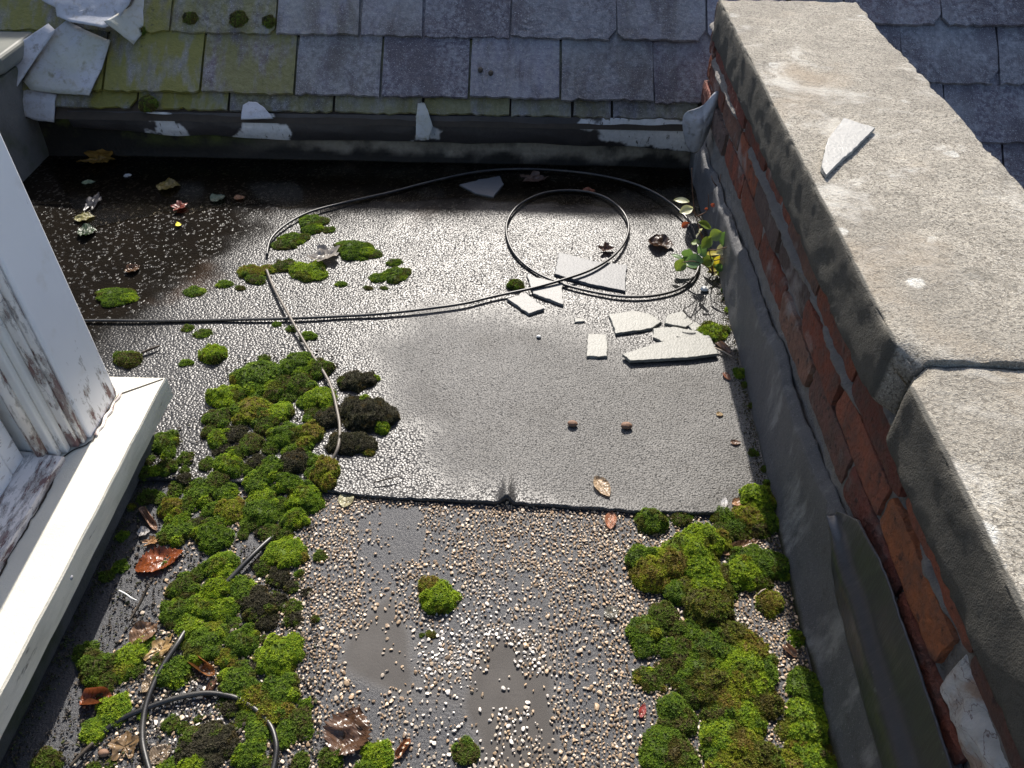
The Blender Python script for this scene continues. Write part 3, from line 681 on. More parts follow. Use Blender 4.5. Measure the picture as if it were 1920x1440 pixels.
# coping stones
def coping(y0, y1, x0, x1, z0, z1, notch, seed, label, skew0=0, skew1=0):
    def axis_(a_, b_, st):
        e = np.array([0, .0018, .0042, .009]); return np.concatenate([a_+e, np.linspace(a_+.017, b_-.017, max(3, int((b_-a_)/st))), (b_-e)[::-1]])
    AX, AY, AZ = axis_(x0, x1, .0085), axis_(y0, y1, .0085), axis_(z0, z1, .008)
    nx, ny, nz_ = len(AX)-1, len(AY)-1, len(AZ)-1
    V, Fc, side = [], [], []; idx = {}
    def vid(i, j, k):
        if (i, j, k) in idx: return idx[(i, j, k)]
        V.append((AX[i], AY[j], AZ[k])); idx[(i, j, k)] = len(V)-1
        return idx[(i, j, k)]
    for j in range(ny):
        for k in range(nz_):
            Fc.append((vid(0, j, k), vid(0, j, k+1), vid(0, j+1, k+1), vid(0, j+1, k))); Fc.append((vid(nx, j, k), vid(nx, j+1, k), vid(nx, j+1, k+1), vid(nx, j, k+1)))
    for i in range(nx):
        for k in range(nz_):
            Fc.append((vid(i, 0, k), vid(i+1, 0, k), vid(i+1, 0, k+1), vid(i, 0, k+1))); Fc.append((vid(i, ny, k), vid(i, ny, k+1), vid(i+1, ny, k+1), vid(i+1, ny, k)))
        for j in range(ny):
            Fc.append((vid(i, j, nz_), vid(i+1, j, nz_), vid(i+1, j+1, nz_), vid(i, j+1, nz_))); Fc.append((vid(i, j, 0), vid(i, j+1, 0), vid(i+1, j+1, 0), vid(i+1, j, 0)))
    V = np.array(V); Vo = V.copy()
    ex = np.minimum(V[:, 0]-x0, x1-V[:, 0]); ey = np.minimum(V[:, 1]-V[:, 1].min(), V[:, 1].max()-V[:, 1]); ez = np.minimum(V[:, 2]-z0, z1-V[:, 2])
    # rounded, chipped arrises
    e2 = np.sort(np.column_stack([ex, ey, ez]), axis=1)[:, 1]
    wear = np.exp(-np.clip(e2, 0, 1)/.006)*(.0012+.0060*np.clip(fbm(V+seed, 55, 4)-.47, 0, 1)*3)
    ctr = np.array([(x0+x1)/2, 0, (z0+z1)/2]); dirx = np.sign(ctr[0]-V[:, 0])*np.clip(1-ex/.014, 0, 1); dirz = -1.0*(V[:, 2] > ctr[2])*np.clip(1-ez/.014, 0, 1)
    V[:, 0] += dirx*wear; V[:, 2] += dirz*wear
    V += (np.stack([fbm(Vo+seed+3, 20, 4), fbm(Vo+seed+13, 20, 4), fbm(Vo+seed+23, 20, 4)], 1)-.5)*np.array([.005, .004, .004])
    for (ny_, nx_, r_, dp) in notch:                           # broken corners
        d = np.hypot(Vo[:, 1]-ny_, (Vo[:, 0]-nx_)); a = np.clip(1-d/r_, 0, 1)
        V[:, 0] += a*dp*(Vo[:, 0] < x0+.05); V[:, 2] -= a*dp*.7*(Vo[:, 2] > z1-.03)
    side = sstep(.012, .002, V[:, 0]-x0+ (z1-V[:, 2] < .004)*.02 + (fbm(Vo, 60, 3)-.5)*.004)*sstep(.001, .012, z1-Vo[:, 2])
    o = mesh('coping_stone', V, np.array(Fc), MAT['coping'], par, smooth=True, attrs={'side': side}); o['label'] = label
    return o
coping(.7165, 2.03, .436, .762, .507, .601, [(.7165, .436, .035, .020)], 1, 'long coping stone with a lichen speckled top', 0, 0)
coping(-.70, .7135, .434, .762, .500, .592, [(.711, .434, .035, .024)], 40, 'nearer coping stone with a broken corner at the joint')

# ------------------------------------------------------------------ bay window at the left
bw = empty('bay_wall', (-1.0, .3, 0)); tag(bw, 'dark mossy base wall under the white window sill', 'wall')
boxes('wall_body', [(-1.5, -.75, -.7, 1.105, 0, .104)], MAT['render'], bw, .006)
win = empty('window', (-.85, .5, .15)); tag(win, 'old white timber window with peeling paint and a sunlit stone sill', 'window')
# sill: mitred front and end pieces in one slab
def slab(name, poly, z0, z1, mat, parent, seed, fall=None):
    poly = np.array(poly, float); pts = []
    for i in range(len(poly)):
        a, b = poly[i], poly[(i+1) % len(poly)]; n_ = max(2, int(np.hypot(*(b-a))/.02))
        for t_ in np.linspace(0, 1, n_, endpoint=False): pts.append(a+(b-a)*t_)
    pts = np.array(pts); k = len(pts); ins = pts - (pts-poly.mean(0))/np.linalg.norm(pts-poly.mean(0), axis=1)[:, None]*.004
    V = []; S = []
    for zz, pp, sd in ((z0, pts, 1), (z1-.004, pts, 1), (z1, ins, 0)):
        for q in pp:
            V.append((q[0]+(vnoise([q], 30)[0]-.5)*.003, q[1], zz + (fall(q) if fall and zz > z0 else 0))); S.append(sd)
    Fc = [tuple(range(k-1, -1, -1)), tuple(2*k+i for i in range(k))]
    for lv in (0, 1): Fc += [(lv*k+i, lv*k+(i+1) % k, (lv+1)*k+(i+1) % k, (lv+1)*k+i) for i in range(k)]
    return mesh(name, V, Fc, mat, parent, attrs={'side': S})
slab('sill', [(-.705, -.7), (-.705, 1.142), (-1.2, 1.142), (-1.2, -.7)], .102, .152, MAT['sill'], win, 1)
mesh('sill_joint', [(-.709, 1.136, .1528), (-.707, 1.134, .1528), (-.776, 1.086, .1528), (-.779, 1.089, .1528)], [(0, 1, 2, 3)], MAT['hole'], win)
boxes('casing', [(-.90, -.780, .972, 1.092, .1525, 2.4)], MAT['casing'], win, .004, 3)
boxes('moulding', [(-.90, -.7855, .957, .9715, .1525, 2.4), (-.90, -.792, .9485, .9565, .1525, 2.4)], MAT['bead'], win, .004, 3)
boxes('frame_stile', [(-.90, -.806, .934, .948, .1525, 2.4), (-1.0, -.816, .921, .9335, .1525, 2.4)], MAT['stile'], win, .003, 3)
# rounded bead beside the sash
tube('sash_bead', [(-.838, .916, .168), (-.838, .916, .9), (-.838, .916, 2.4)], .010, MAT['bead'], win, 14, 3)
def ribbon(name, pts, w, z, mat, parent, seed):
    P_ = []
    for a_, b_ in zip(pts[:-1], pts[1:]):
        a_, b_ = np.array(a_, float), np.array(b_, float)
        for t_ in np.linspace(0, 1, max(3, int(np.linalg.norm(b_-a_)/.006)), endpoint=False): P_.append(a_+(b_-a_)*t_)
    P_ = np.array(P_+[np.array(pts[-1], float)]); T_ = np.gradient(P_, axis=0); T_ /= np.linalg.norm(T_, axis=1)[:, None]+1e-9; N_ = np.column_stack([-T_[:, 1], T_[:, 0]])
    wv = (vnoise(P_+seed, 70)-.5)*.006 + (vnoise(P_+seed, 190)-.5)*.003; ww = w*(.25+1.3*vnoise(P_+seed+5, 45))
    L_ = P_+N_*(wv+ww)[:, None]; R_ = P_+N_*(wv-ww)[:, None]; k = len(P_); zz = np.full(k, z)
    V = np.vstack([np.column_stack([L_, zz]), np.column_stack([R_, zz])]); return mesh(name, V, [(i, i+1, k+i+1, k+i) for i in range(k-1)], mat, parent)
ribbon('open_joint', [(-.7775, 1.092), (-.7775, .968), (-.788, .952), (-.803, .938), (-.8125, .918)], .0016, .1536, MAT['hole'], win, 1)
ribbon('open_joint', [(-.8125, .918), (-.8015, .86), (-.8005, .60), (-.800, .30), (-.8005, -.1)], .0017, .1536, MAT['hole'], win, 2)
tube('caulk_line', [(-.7745+.002*math.sin(k*2.1), 1.09-.0125*k, .153) for k in range(10)], [.0035, .0022, .0042, .0030, .0038], MAT['subsill'], win, 8, 4)
def sub_fall(q): return -.016*np.clip((q[0]+.90)/.10, 0, 1)
slab('sub_sill', [(-.803, -.7), (-.803, .918), (-.99, .918), (-.99, -.7)], .1525, .182, MAT['subsill'], win, 3, sub_fall)
sash = empty('sash', (-.9, 0, .19)); sash.parent = win; 
boxes('bottom_rail', [(-.905, -.857, -.7, .8615, .1725, .228)], MAT['sash'], sash, .004, 3)
boxes('sash_stile', [(-.905, -.859, .862, .902, .1735, 2.4)], MAT['sash'], sash, .004, 3)
boxes('glass', [(-.884, -.880, -.7, .862, .229, 2.4)], MAT['glass'], sash, 0)
boxes('glazing_bar', [(-.895, -.866, -.7, .8615, .2285, .240)], MAT['sash'], sash, .004, 2)
boxes('room_panel', [(-1.02, -1.0, -.7, 1.09, .1535, 2.4)], MAT['stile'], win, 0)
# screw head in the sill front
sc = hx(133, 1083, -.704)
ico = None

# ------------------------------------------------------------------ small shapes
def ico(sub):
    t = (1+5**.5)/2
    V = [(-1, t, 0), (1, t, 0), (-1, -t, 0), (1, -t, 0), (0, -1, t), (0, 1, t), (0, -1, -t), (0, 1, -t), (t, 0, -1), (t, 0, 1), (-t, 0, -1), (-t, 0, 1)]
    Fc = [(0, 11, 5), (0, 5, 1), (0, 1, 7), (0, 7, 10), (0, 10, 11), (1, 5, 9), (5, 11, 4), (11, 10, 2), (10, 7, 6), (7, 1, 8),
          (3, 9, 4), (3, 4, 2), (3, 2, 6), (3, 6, 8), (3, 8, 9), (4, 9, 5), (2, 4, 11), (6, 2, 10), (8, 6, 7), (9, 8, 1)]
    V = [np.array(v, float)/np.linalg.norm(v) for v in V]
    for _ in range(sub):
        mid = {}; F2 = []
        def mp(a, b):
            k = (min(a, b), max(a, b))
            if k not in mid: v = V[a]+V[b]; V.append(v/np.linalg.norm(v)); mid[k] = len(V)-1
            return mid[k]
        for a, b, c in Fc:
            x, y, z = mp(a, b), mp(b, c), mp(c, a); F2 += [(a, x, z), (b, y, x), (c, z, y), (x, y, z)]
        Fc = F2
    return np.array(V), np.array(Fc)
ICO0, ICO1, ICO2, ICO3 = [ico(k) for k in range(4)]

PALM0 = dict(b=[(.150, .205, .016), (.185, .225, .018), (.095, .150, .014)], g=[(.075, .120, .014), (.105, .150, .016), (.050, .085, .014)],
            y=[(.165, .175, .018), (.110, .130, .016), (.130, .095, .022)], d=[(.055, .080, .014), (.075, .105, .016), (.060, .050, .020)],
            w=[(.034, .029, .024), (.055, .047, .038), (.030, .029, .018)], n=[(.105, .098, .018), (.095, .125, .016), (.065, .062, .016)])
PALM = {k: [tuple(min(.6, c*m) for c, m in zip(t_, (1.50, 1.58, 1.25))) for t_ in v] for k, v in PALM0.items()}
def moss_data(lobes, seed=0, sp=.0022, L=.0036):
    """lobes: (x, y, r, h, palette). Returns verts, tris, colours of a cushion: dense soil-coloured domes set with leafy shoots."""
    r_ = np.random.default_rng(seed); VV, FF, CC = [], [], []; nb = 0
    cen = np.array([(l[0], l[1]) for l in lobes]); rad = np.array([l[2] for l in lobes]); hh = np.array([l[3] for l in lobes])
    def surf(i, D):
        x, y, r, h, _ = lobes[i]
        n_ = fbm(D*1.0+seed*1.7+i*3.3, 1.6, 2)-.5; n2 = fbm(D*r*60+seed+i, 1.6, 2)-.5
        s = 1+.62*n_+.34*n2
        return np.column_stack([x+D[:, 0]*r*s, y+D[:, 1]*r*s, np.maximum(D[:, 2], -.15)*h*s])
    for i, l in enumerate(lobes):
        V, Fc = ICO3 if l[2] > .02 else ICO2
        P = surf(i, V); VV.append(P*np.array([1, 1, 1])-np.array([0, 0, .0012])); FF.append(Fc+nb); nb += len(P)
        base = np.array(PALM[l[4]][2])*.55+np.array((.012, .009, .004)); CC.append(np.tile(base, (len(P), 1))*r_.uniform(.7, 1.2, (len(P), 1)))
        area = 2*math.pi*l[2]*(l[2]*.5+l[3]*.6); N = int(area/sp**2)
        D = r_.normal(size=(N*2, 3)); D /= np.linalg.norm(D, axis=1)[:, None]; D = D[D[:, 2] > -.08][:N]
        P = surf(i, D)
        keep = np.ones(len(P), bool)
        for j in range(len(lobes)):
            if j == i: continue
            q = ((P[:, 0]-cen[j, 0])/rad[j])**2+((P[:, 1]-cen[j, 1])/rad[j])**2+(P[:, 2]/hh[j])**2
            keep &= q > .62
        P = P[keep]; D = D[keep]
        if not len(P): continue
        Nn = D/np.array([l[2], l[2], l[3]]); Nn /= np.linalg.norm(Nn, axis=1)[:, None]
        Nn = Nn + np.array([0, 0, .25]) + r_.normal(size=Nn.shape)*.22; Nn /= np.linalg.norm(Nn, axis=1)[:, None]
        pal = np.array(PALM[l[4]])
        s = fbm(P*1.0+seed, 55, 3); k = r_.random(len(P))
        wgt = np.where((s+.22*(k-.5))[:, None] > .47, pal[0], pal[2]); wgt = np.where((k > .72)[:, None], pal[1], wgt)
        brown = fbm(P+seed*2.1+9, 38, 3) > .63
        wgt = np.where(brown[:, None], wgt*.35+np.array((.085, .060, .016))*.65, wgt)
        wgt = wgt*r_.uniform(.65, 1.35, (len(P), 1))
        nB = 5
        a0 = r_.random(len(P))*6.28
        t1 = np.cross(Nn, np.array([.3, .8, .52])); t1 /= np.linalg.norm(t1, axis=1)[:, None]; t2 = np.cross(Nn, t1)
        Lr = L*r_.uniform(.7, 1.35, len(P))
        for b in range(nB):
            a = a0+b*6.283/nB
            rd = t1*np.cos(a)[:, None]+t2*np.sin(a)[:, None]; sd = -t1*np.sin(a)[:, None]+t2*np.cos(a)[:, None]
            sc = Lr[:, None]*(1.0 if b else 1.15)
            tip = P+Nn*sc*.62+rd*sc*.62; bs = P+Nn*sc*.02
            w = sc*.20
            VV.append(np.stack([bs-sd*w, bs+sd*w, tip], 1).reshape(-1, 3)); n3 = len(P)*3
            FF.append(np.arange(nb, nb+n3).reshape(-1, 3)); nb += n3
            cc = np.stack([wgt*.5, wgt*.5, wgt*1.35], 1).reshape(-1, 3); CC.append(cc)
    return np.concatenate(VV), np.concatenate(FF), np.concatenate(CC)
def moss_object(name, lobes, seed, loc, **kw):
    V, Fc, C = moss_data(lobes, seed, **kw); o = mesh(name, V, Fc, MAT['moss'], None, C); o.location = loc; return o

PROTO = {}
def proto_mesh(typ, size, var, flat):
    key = (typ, size, var, flat)
    if key in PROTO: return PROTO[key]
    r_ = np.random.default_rng(abs(hash(key)) % 9999 if False else (sum(map(ord, typ))*7+int(size*1e5)+var*131+flat*17))
    h = size*(.38 if flat else .54)
    lob = [(0, 0, size*.82, h, typ)]
    alt = {'b': 'g', 'g': 'b', 'y': 'g', 'd': 'g', 'w': 'd', 'n': 'g'}[typ]
    for k in range(6 if size > .012 else 3):
        a = k*1.1+r_.uniform(-.5, .5); d = size*r_.uniform(.40, .78); rr = size*r_.uniform(.28, .52)
        lob.append((d*math.cos(a), d*math.sin(a), rr, h*r_.uniform(.6, .95), typ if r_.random() < .65 else alt))
    PROTO[key] = moss_data(lob, var*11+int(size*1000), .0021 if size > .012 else .0016, .0035 if size > .012 else .0027)
    return PROTO[key]
MDATA = {}
NM = [0]
def cushion(px, py, r, typ, label, group, flat=False, name='moss_cushion', cat='moss', sx=1.0):
    NM[0] += 1; i = NM[0]; rr_ = np.random.default_rng(i*13)
    g0 = hz(px, py, 0.0); rm = r/ppm(g0)
    z = surf_z(g0); P = hz(px, py, z + rm*(.12 if flat else .30)); P[2] = surf_z(P)-.0005
    size = min((.008, .014, .022, .030, .040), key=lambda s: abs(math.log(s/rm)))
    key = (typ, size, i % 2, flat)
    if key not in MDATA:
        V, Fc, C = proto_mesh(*key); o = mesh(name, V, Fc, MAT['moss'], None, C); MDATA[key] = o
    else:
        o = MDATA[key].copy(); COL.objects.link(o)
        for k in list(o.keys()): del o[k]
        o.name = name
    o.location = P; s = rm/size*(1.06 if flat else 1.02); o.rotation_euler = (0, 0, rr_.uniform(0, 6.28))
    o.scale = (s*rr_.uniform(.92, 1.1)*sx, s*rr_.uniform(.92, 1.1), s*rr_.uniform(.85, 1.1))
    if sx != 1.0: o.rotation_euler[2] = rr_.uniform(-.3, .3)
    return tag(o, label, cat, group)

G_UP = 'small moss tufts scattered on the wet felt'
G_L1 = 'moss cushions of the left bed lying on the felt'
G_L2 = 'moss cushions of the left bed lying on the gravel'
G_WALL = 'moss tufts in the gutter line at the foot of the parapet'
G_SILL = 'moss tufts at the foot of the bay wall'
L_UP = 'low green moss tuft on the wet felt inside or near the cable loop'
L_UP2 = 'tiny speck of moss on the bare wet felt'
L_L1 = 'green moss cushion packed among others on the felt right of the sill corner'
L_L1D = 'dark brownish moss cushion packed among others on the felt right of the sill corner'
L_L2 = 'green moss cushion on the gravel between the window sill and the bare middle'
L_L2D = 'dark brownish moss cushion on the gravel between the window sill and the bare middle'
UPPER = [(585, 413, 19, 'g', 'upper one of two joined dark green moss tufts inside the big cable bend'), (585, 430, 15, 'g', None), (548, 447, 21, 'g', 'low dark green moss tuft just inside the sharpest bend of the cable'),
 (533, 457, 18, 'd', None), (618, 430, 9, 'd', None), (665, 466, 26, 'g', 'long flat dark green moss tuft right of the pale crumpled leaf'), (695, 476, 13, 'd', None), (677, 484, 8, 'g', None),
 (577, 507, 27, 'b', 'bright yellow green moss tuft just below the pale crumpled leaf'), (533, 498, 19, 'd', None), (467, 508, 17, 'y', 'yellowish moss tuft where the cable comes down to the felt'), (498, 506, 15, 'y', None),
 (477, 523, 14, 'd', None), (421, 532, 11, 'g', None), (741, 513, 21, 'g', 'flat green moss tuft farthest right of the small tufts left of the dry patch'), (739, 492, 11, 'd', None), (708, 521, 13, 'g', None),
 (640, 532, 8, 'g', None), (579, 628, 11, 'g', 'small moss tuft touching the right side of the cable near the crossing'), (546, 617, 8, 'g', None), (518, 608, 6, 'g', None),
 (217, 553, 26, 'g', 'flat moss tuft near the white window post, above the straight cable'), (213, 568, 10, 'g', None), (363, 547, 14, 'g', None), (353, 615, 9, 'd', None), (380, 625, 12, 'd', None),
 (700, 520, 7, 'g', None), (690, 540, 7, 'd', None), (720, 540, 6, 'd', None), (450, 540, 7, 'd', None),
 (350, 679, 9, 'g', None), (495, 671, 9, 'd', None)]
for a in UPPER: cushion(a[0], a[1], a[2], a[3], a[4] or (L_UP if a[2] > 12 else L_UP2), G_UP, True, sx=1.25)
cushion(400, 661, 26, 'b', 'round bright moss cushion standing alone between the sill corner and the straight cable', None)
cushion(240, 669, 25, 'd', 'dark shaded moss cushion beside the foot of the white window post', None)
cushion(968, 532, 16, 'd', 'small dark moss cushion under the cable left of the thin slate pieces', None)
LEFT1 = [(485, 702, 46, 'g', 'widest moss cushion at the upper left of the left bed'), (452, 706, 22, 'y', None), (557, 680, 34, 'g', 'flat moss cushion at the top tip of the left bed against the cable'), (600, 688, 24, 'd', None),
 (597, 740, 31, 'b', 'bright green moss cushion pressed against the cable'), (572, 752, 16, 'g', None), (612, 758, 16, 'b', None), (560, 717, 28, 'd', None), (525, 716, 20, 'd', None), (425, 742, 31, 'b', 'bright moss cushion farthest left at the top of the bed'), (475, 764, 38, 'y', 'yellow brown domed moss cushion in the upper bed'),
 (525, 770, 28, 'b', None), (510, 739, 22, 'd', None), (410, 780, 25, 'd', None), (440, 740, 18, 'd', None), (495, 792, 24, 'd', None), (408, 820, 24, 'b', None), (437, 812, 22, 'w', None), (392, 808, 16, 'd', None),
 (533, 812, 34, 'g', None), (577, 811, 28, 'y', 'yellow green moss cushion at the right side of the bed, level with the dry clods'), (567, 834, 20, 'g', None), (470, 827, 24, 'd', None), (445, 845, 16, 'd', None),
 (427, 868, 29, 'b', 'brightest lime green moss cushion in the middle of the left bed'), (507, 877, 28, 'g', None), (550, 862, 31, 'w', 'grey dead moss cushion in the left bed'), (480, 865, 17, 'w', None), (608, 882, 32, 'y', 'bright yellow moss cushion at the right tip of the bed, by the felt edge'),
 (480, 899, 24, 'g', None), (540, 902, 23, 'g', None), (510, 911, 14, 'g', None), (405, 897, 20, 'd', None), (375, 921, 31, 'g', None), (386, 868, 15, 'd', None),
 (420, 919, 24, 'g', None), (307, 828, 25, 'g', 'moss cushion nearest the outer corner of the sill'), (315, 847, 14, 'g', None), (275, 841, 10, 'b', None), (272, 863, 14, 'd', None), (292, 881, 15, 'b', None),
 (312, 873, 21, 'd', None), (270, 886, 14, 'd', None), (345, 880, 9, 'd', None), (456, 786, 14, 'd', None), (540, 742, 14, 'd', None), (505, 840, 15, 'd', None), (545, 840, 14, 'g', None), (460, 880, 13, 'd', None), (330, 900, 9, 'd', None), (520, 700, 16, 'g', None)]
LEFT2 = [(492, 927, 28, 'b', None), (572, 928, 33, 'b', 'tall bright moss cushion over the left end of the felt edge'), (432, 952, 29, 'y', None), (490, 954, 36, 'g', None), (530, 944, 18, 'd', None), (552, 970, 27, 'b', None),
 (395, 952, 17, 'g', None), (320, 952, 26, 'y', None), (332, 974, 23, 'b', None), (350, 950, 16, 'd', None), (280, 930, 17, 'd', None), (300, 935, 13, 'd', None), (330, 992, 31, 'g', None), (362, 985, 18, 'd', None),
 (390, 995, 28, 'g', None), (402, 1012, 26, 'g', 'domed green moss cushion just above the orange leaf'), (425, 967, 20, 'g', None), (470, 980, 17, 'd', None), (507, 997, 22, 'd', None), (455, 1000, 12, 'd', None), (535, 1000, 15, 'd', None),
 (533, 1030, 38, 'b', 'big bright moss cushion at the upper end of the thick cable piece'), (555, 1040, 20, 'y', None), (413, 1057, 33, 'b', 'round bright moss cushion right of the orange leaf'), (342, 1097, 28, 'd', None), (370, 1075, 17, 'd', None), (402, 1102, 29, 'b', None),
 (452, 1100, 26, 'g', None), (430, 1090, 15, 'b', None), (522, 1079, 23, 'w', None), (495, 1060, 16, 'd', None), (560, 1076, 10, 'g', None), (547, 1098, 13, 'w', None), (376, 1134, 31, 'b', None), (418, 1142, 27, 'b', None), (330, 1142, 29, 'g', None),
 (326, 1160, 20, 'd', None), (355, 1170, 27, 'b', None), (485, 1129, 33, 'w', 'large dead grey brown moss lump in the lower left bed'), (517, 1128, 19, 'w', None), (455, 1125, 14, 'w', None), (500, 1165, 20, 'w', None), (550, 1160, 16, 'w', None), (400, 1185, 26, 'y', None), (382, 1203, 40, 'g', 'broad moss cushion below the pale curled leaf'),
 (457, 1202, 30, 'g', 'greyish moss cushion left of the big round one'), (425, 1232, 22, 'y', None), (523, 1228, 41, 'b', 'largest round bright green moss cushion, at the edge of the bare gravel'), (240, 1229, 31, 'b', 'moss cushion left of the tan leaf'), (230, 1252, 25, 'y', None),
 (180, 1250, 33, 'd', 'dark shaded moss cushion by the bay wall'), (200, 1275, 22, 'd', None), (160, 1220, 20, 'd', None), (327, 1258, 30, 'g', 'grey green moss cushion right beside the cable bend'), (443, 1272, 34, 'g', None), (470, 1305, 27, 'y', None), (525, 1292, 34, 'g', None), (505, 1312, 24, 'n', None),
 (512, 1332, 29, 'y', None), (560, 1350, 24, 'd', None), (572, 1320, 13, 'g', None), (212, 1328, 31, 'b', 'bright lime moss cushion below the reddish curled leaf'), (178, 1366, 26, 'b', 'lime moss cushion lowest at the far left'), (195, 1345, 17, 'b', None), (482, 1374, 24, 'g', None), (533, 1378, 23, 'g', None), (570, 1372, 16, 'd', None),
 (388, 1392, 44, 'w', 'large dead brown moss lump near the bottom edge'), (350, 1400, 22, 'w', None), (430, 1398, 20, 'w', None), (464, 1414, 28, 'g', 'round moss cushion left of the short cable end'), (368, 1438, 32, 'b', None), (313, 1438, 16, 'g', None), (618, 1420, 22, 'd', None), (560, 1432, 18, 'd', None),
 (708, 1417, 31, 'b', 'bright moss cushion under the big wet brown leaf'), (690, 1437, 22, 'g', None), (85, 1427, 27, 'd', 'dark moss cushion in the shade at the bottom left corner'), (172, 1440, 13, 'd', None), (430, 1327, 17, 'w', None), (340, 1362, 12, 'd', None), (270, 1340, 12, 'b', None), (600, 1040, 12, 'd', None), (590, 1160, 9, 'd', None), (575, 1110, 10, 'w', None), (455, 1345, 15, 'd', None)]
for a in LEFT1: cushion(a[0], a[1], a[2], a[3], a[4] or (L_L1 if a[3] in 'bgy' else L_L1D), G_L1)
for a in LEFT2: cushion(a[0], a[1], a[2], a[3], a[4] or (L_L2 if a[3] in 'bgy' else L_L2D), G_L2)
bedp = [(430, 690), (620, 660), (630, 740), (590, 830), (600, 950), (550, 1060), (560, 1190), (560, 1440), (200, 1440), (250, 1200), (300, 1060), (290, 930), (380, 800), (390, 750)]
n_ = 0
while n_ < 62:
    x, y = rng.uniform(200, 640), rng.uniform(670, 1440)
    if poly_sd([(x, y)], bedp)[0] > -4: continue
    n_ += 1; cushion(x, y, rng.uniform(8, 17), 'dgdw'[rng.integers(4)], 'low dark scrap of moss in a gap of the left bed on the felt' if y < 925 else 'low dark scrap of moss in a gap of the left bed on the gravel', G_L1 if y < 925 else G_L2, True, 'moss_scrap')
for px, py, r, ty, lb in [(228, 1004, 11, 'g', 'topmost moss tuft in the shadow of the sill'), (225, 1061, 14, 'g', 'right one of two moss tufts in the shadow of the sill'), (199, 1078, 13, 'd', 'left one of two moss tufts in the shadow of the sill'), (247, 949, 9, 'y', 'tiny yellowish moss tuft under the edge of the sill')]:
    cushion(px, py, r, ty, lb, G_SILL)
for px, py, r, ty, lb, fl in [(1337, 621, 26, 'b', 'flat bright green moss cushion on the corner of the long slate piece', True), (1370, 580, 10, 'b', None, False), (1390, 698, 13, 'g', 'moss tuft at the wall foot just below the long slate piece', False), (1412, 761, 9, 'd', None, False), (1363, 545, 9, 'g', None, False),
   (1357, 512, 9, 'g', None, False), (1413, 849, 9, 'd', 'small dark moss tuft in the crumbs at the wall foot', False), (1362, 560, 7, 'd', None, False), (1398, 722, 8, 'd', None, False), (1424, 800, 7, 'd', None, False), (1435, 880, 8, 'd', None, False), (1440, 905, 9, 'g', None, False)]:
    cushion(px, py, r, ty, lb or 'small moss tuft in the dirt line where the felt meets the parapet', G_WALL, fl, sx=1.1)
cushion(873, 1409, 25, 'd', 'dark round moss cushion alone near the bottom edge, in the middle', None)
cushion(808, 1189, 9, 'n', 'tiny brown moss tuft on the gravel above the mud stain', None)
cushion(790, 1190, 5, 'd', 'speck of dark moss left of the tiny brown tuft', None)
def mat_patch(name, lob, seed, label, group, hs=.55, sp=.0023):
    c = hz(lob[0][0], lob[0][1], 0); c[2] = surf_z(c)-.001; L = []
    for px, py, r, ty in lob:
        rm = r/ppm(hz(px, py, 0))*1.18; q = hz(px, py, rm*hs*.45)
        L.append((q[0]-c[0], q[1]-c[1], rm, rm*hs, ty))
    r_ = np.random.default_rng(seed*3+1)
    for x_, y_, rm, h_, ty in list(L):
        for _ in range(3):
            a_ = r_.uniform(0, 6.28); d_ = rm*r_.uniform(.45, 1.02); q_ = rm*r_.uniform(.26, .48)
            L.append((x_+d_*math.cos(a_), y_+d_*math.sin(a_), q_, min(h_, q_)*r_.uniform(.7, 1.15) + h_*.30*(d_ < rm*.75), ty if r_.random() < .7 else 'bgyd'[r_.integers(4)]))
    o = moss_object(name, L, seed, c, sp=sp); return tag(o, label, 'moss', group)
G_R = 'moss mats of the right bed'
mat_patch('moss_cushion', [(822, 1120, 26, 'b'), (806, 1097, 17, 'y'), (835, 1130, 15, 'b'), (815, 1136, 14, 'g'), (828, 1103, 14, 'b')], 50, 'bright two lobed moss cushion alone in the middle of the gravel', None, .8)
mat_patch('moss_mat', [(1320, 1010, 33, 'b'), (1358, 995, 17, 'd'), (1270, 1025, 17, 'g'), (1296, 1036, 35, 'b'), (1256, 1052, 30, 'y'), (1204, 1047, 25, 'g'), (1222, 1072, 31, 'y'), (1238, 1045, 22, 'b'), (1213, 1055, 20, 'd'), (1315, 1066, 30, 'b'), (1348, 1012, 22, 'y'), (1324, 1090, 30, 'b'), (1268, 1108, 21, 'g'), (1290, 1099, 20, 'n'), (1356, 1109, 17, 'g'), (1335, 1112, 22, 'b'), (1242, 1085, 16, 'd')], 51,
          'long branching moss mat at the top of the right bed', G_R, .72)
mat_patch('moss_mat', [(1330, 1136, 34, 'n'), (1318, 1150, 24, 'd'), (1345, 1148, 24, 'd'), (1308, 1125, 18, 'b'), (1352, 1128, 18, 'n')], 52, 'tall brown topped moss hump in the right bed', G_R, 1.0)
mat_patch('moss_mat', [(1403, 970, 27, 'y'), (1355, 967, 17, 'g'), (1437, 972, 23, 'g'), (1380, 982, 20, 'g'), (1388, 1000, 14, 'd'), (1420, 985, 20, 'd')], 53, 'moss mat at the end of the felt edge beside the parapet', G_R, .7)
mat_patch('moss_mat', [(1421, 936, 26, 'b'), (1435, 948, 18, 'g'), (1410, 945, 17, 'b')], 54, 'bright moss mat on the felt corner against the parapet', G_R, .75)
mat_patch('moss_mat', [(1221, 975, 24, 'g'), (1210, 968, 14, 'd'), (1238, 985, 12, 'd')], 55, 'small dark moss mat under the felt edge left of the right bed', G_R, .7)
mat_patch('moss_mat', [(1277, 972, 14, 'd'), (1290, 968, 9, 'g')], 56, 'smallest moss mat against the felt edge', G_R, .6)
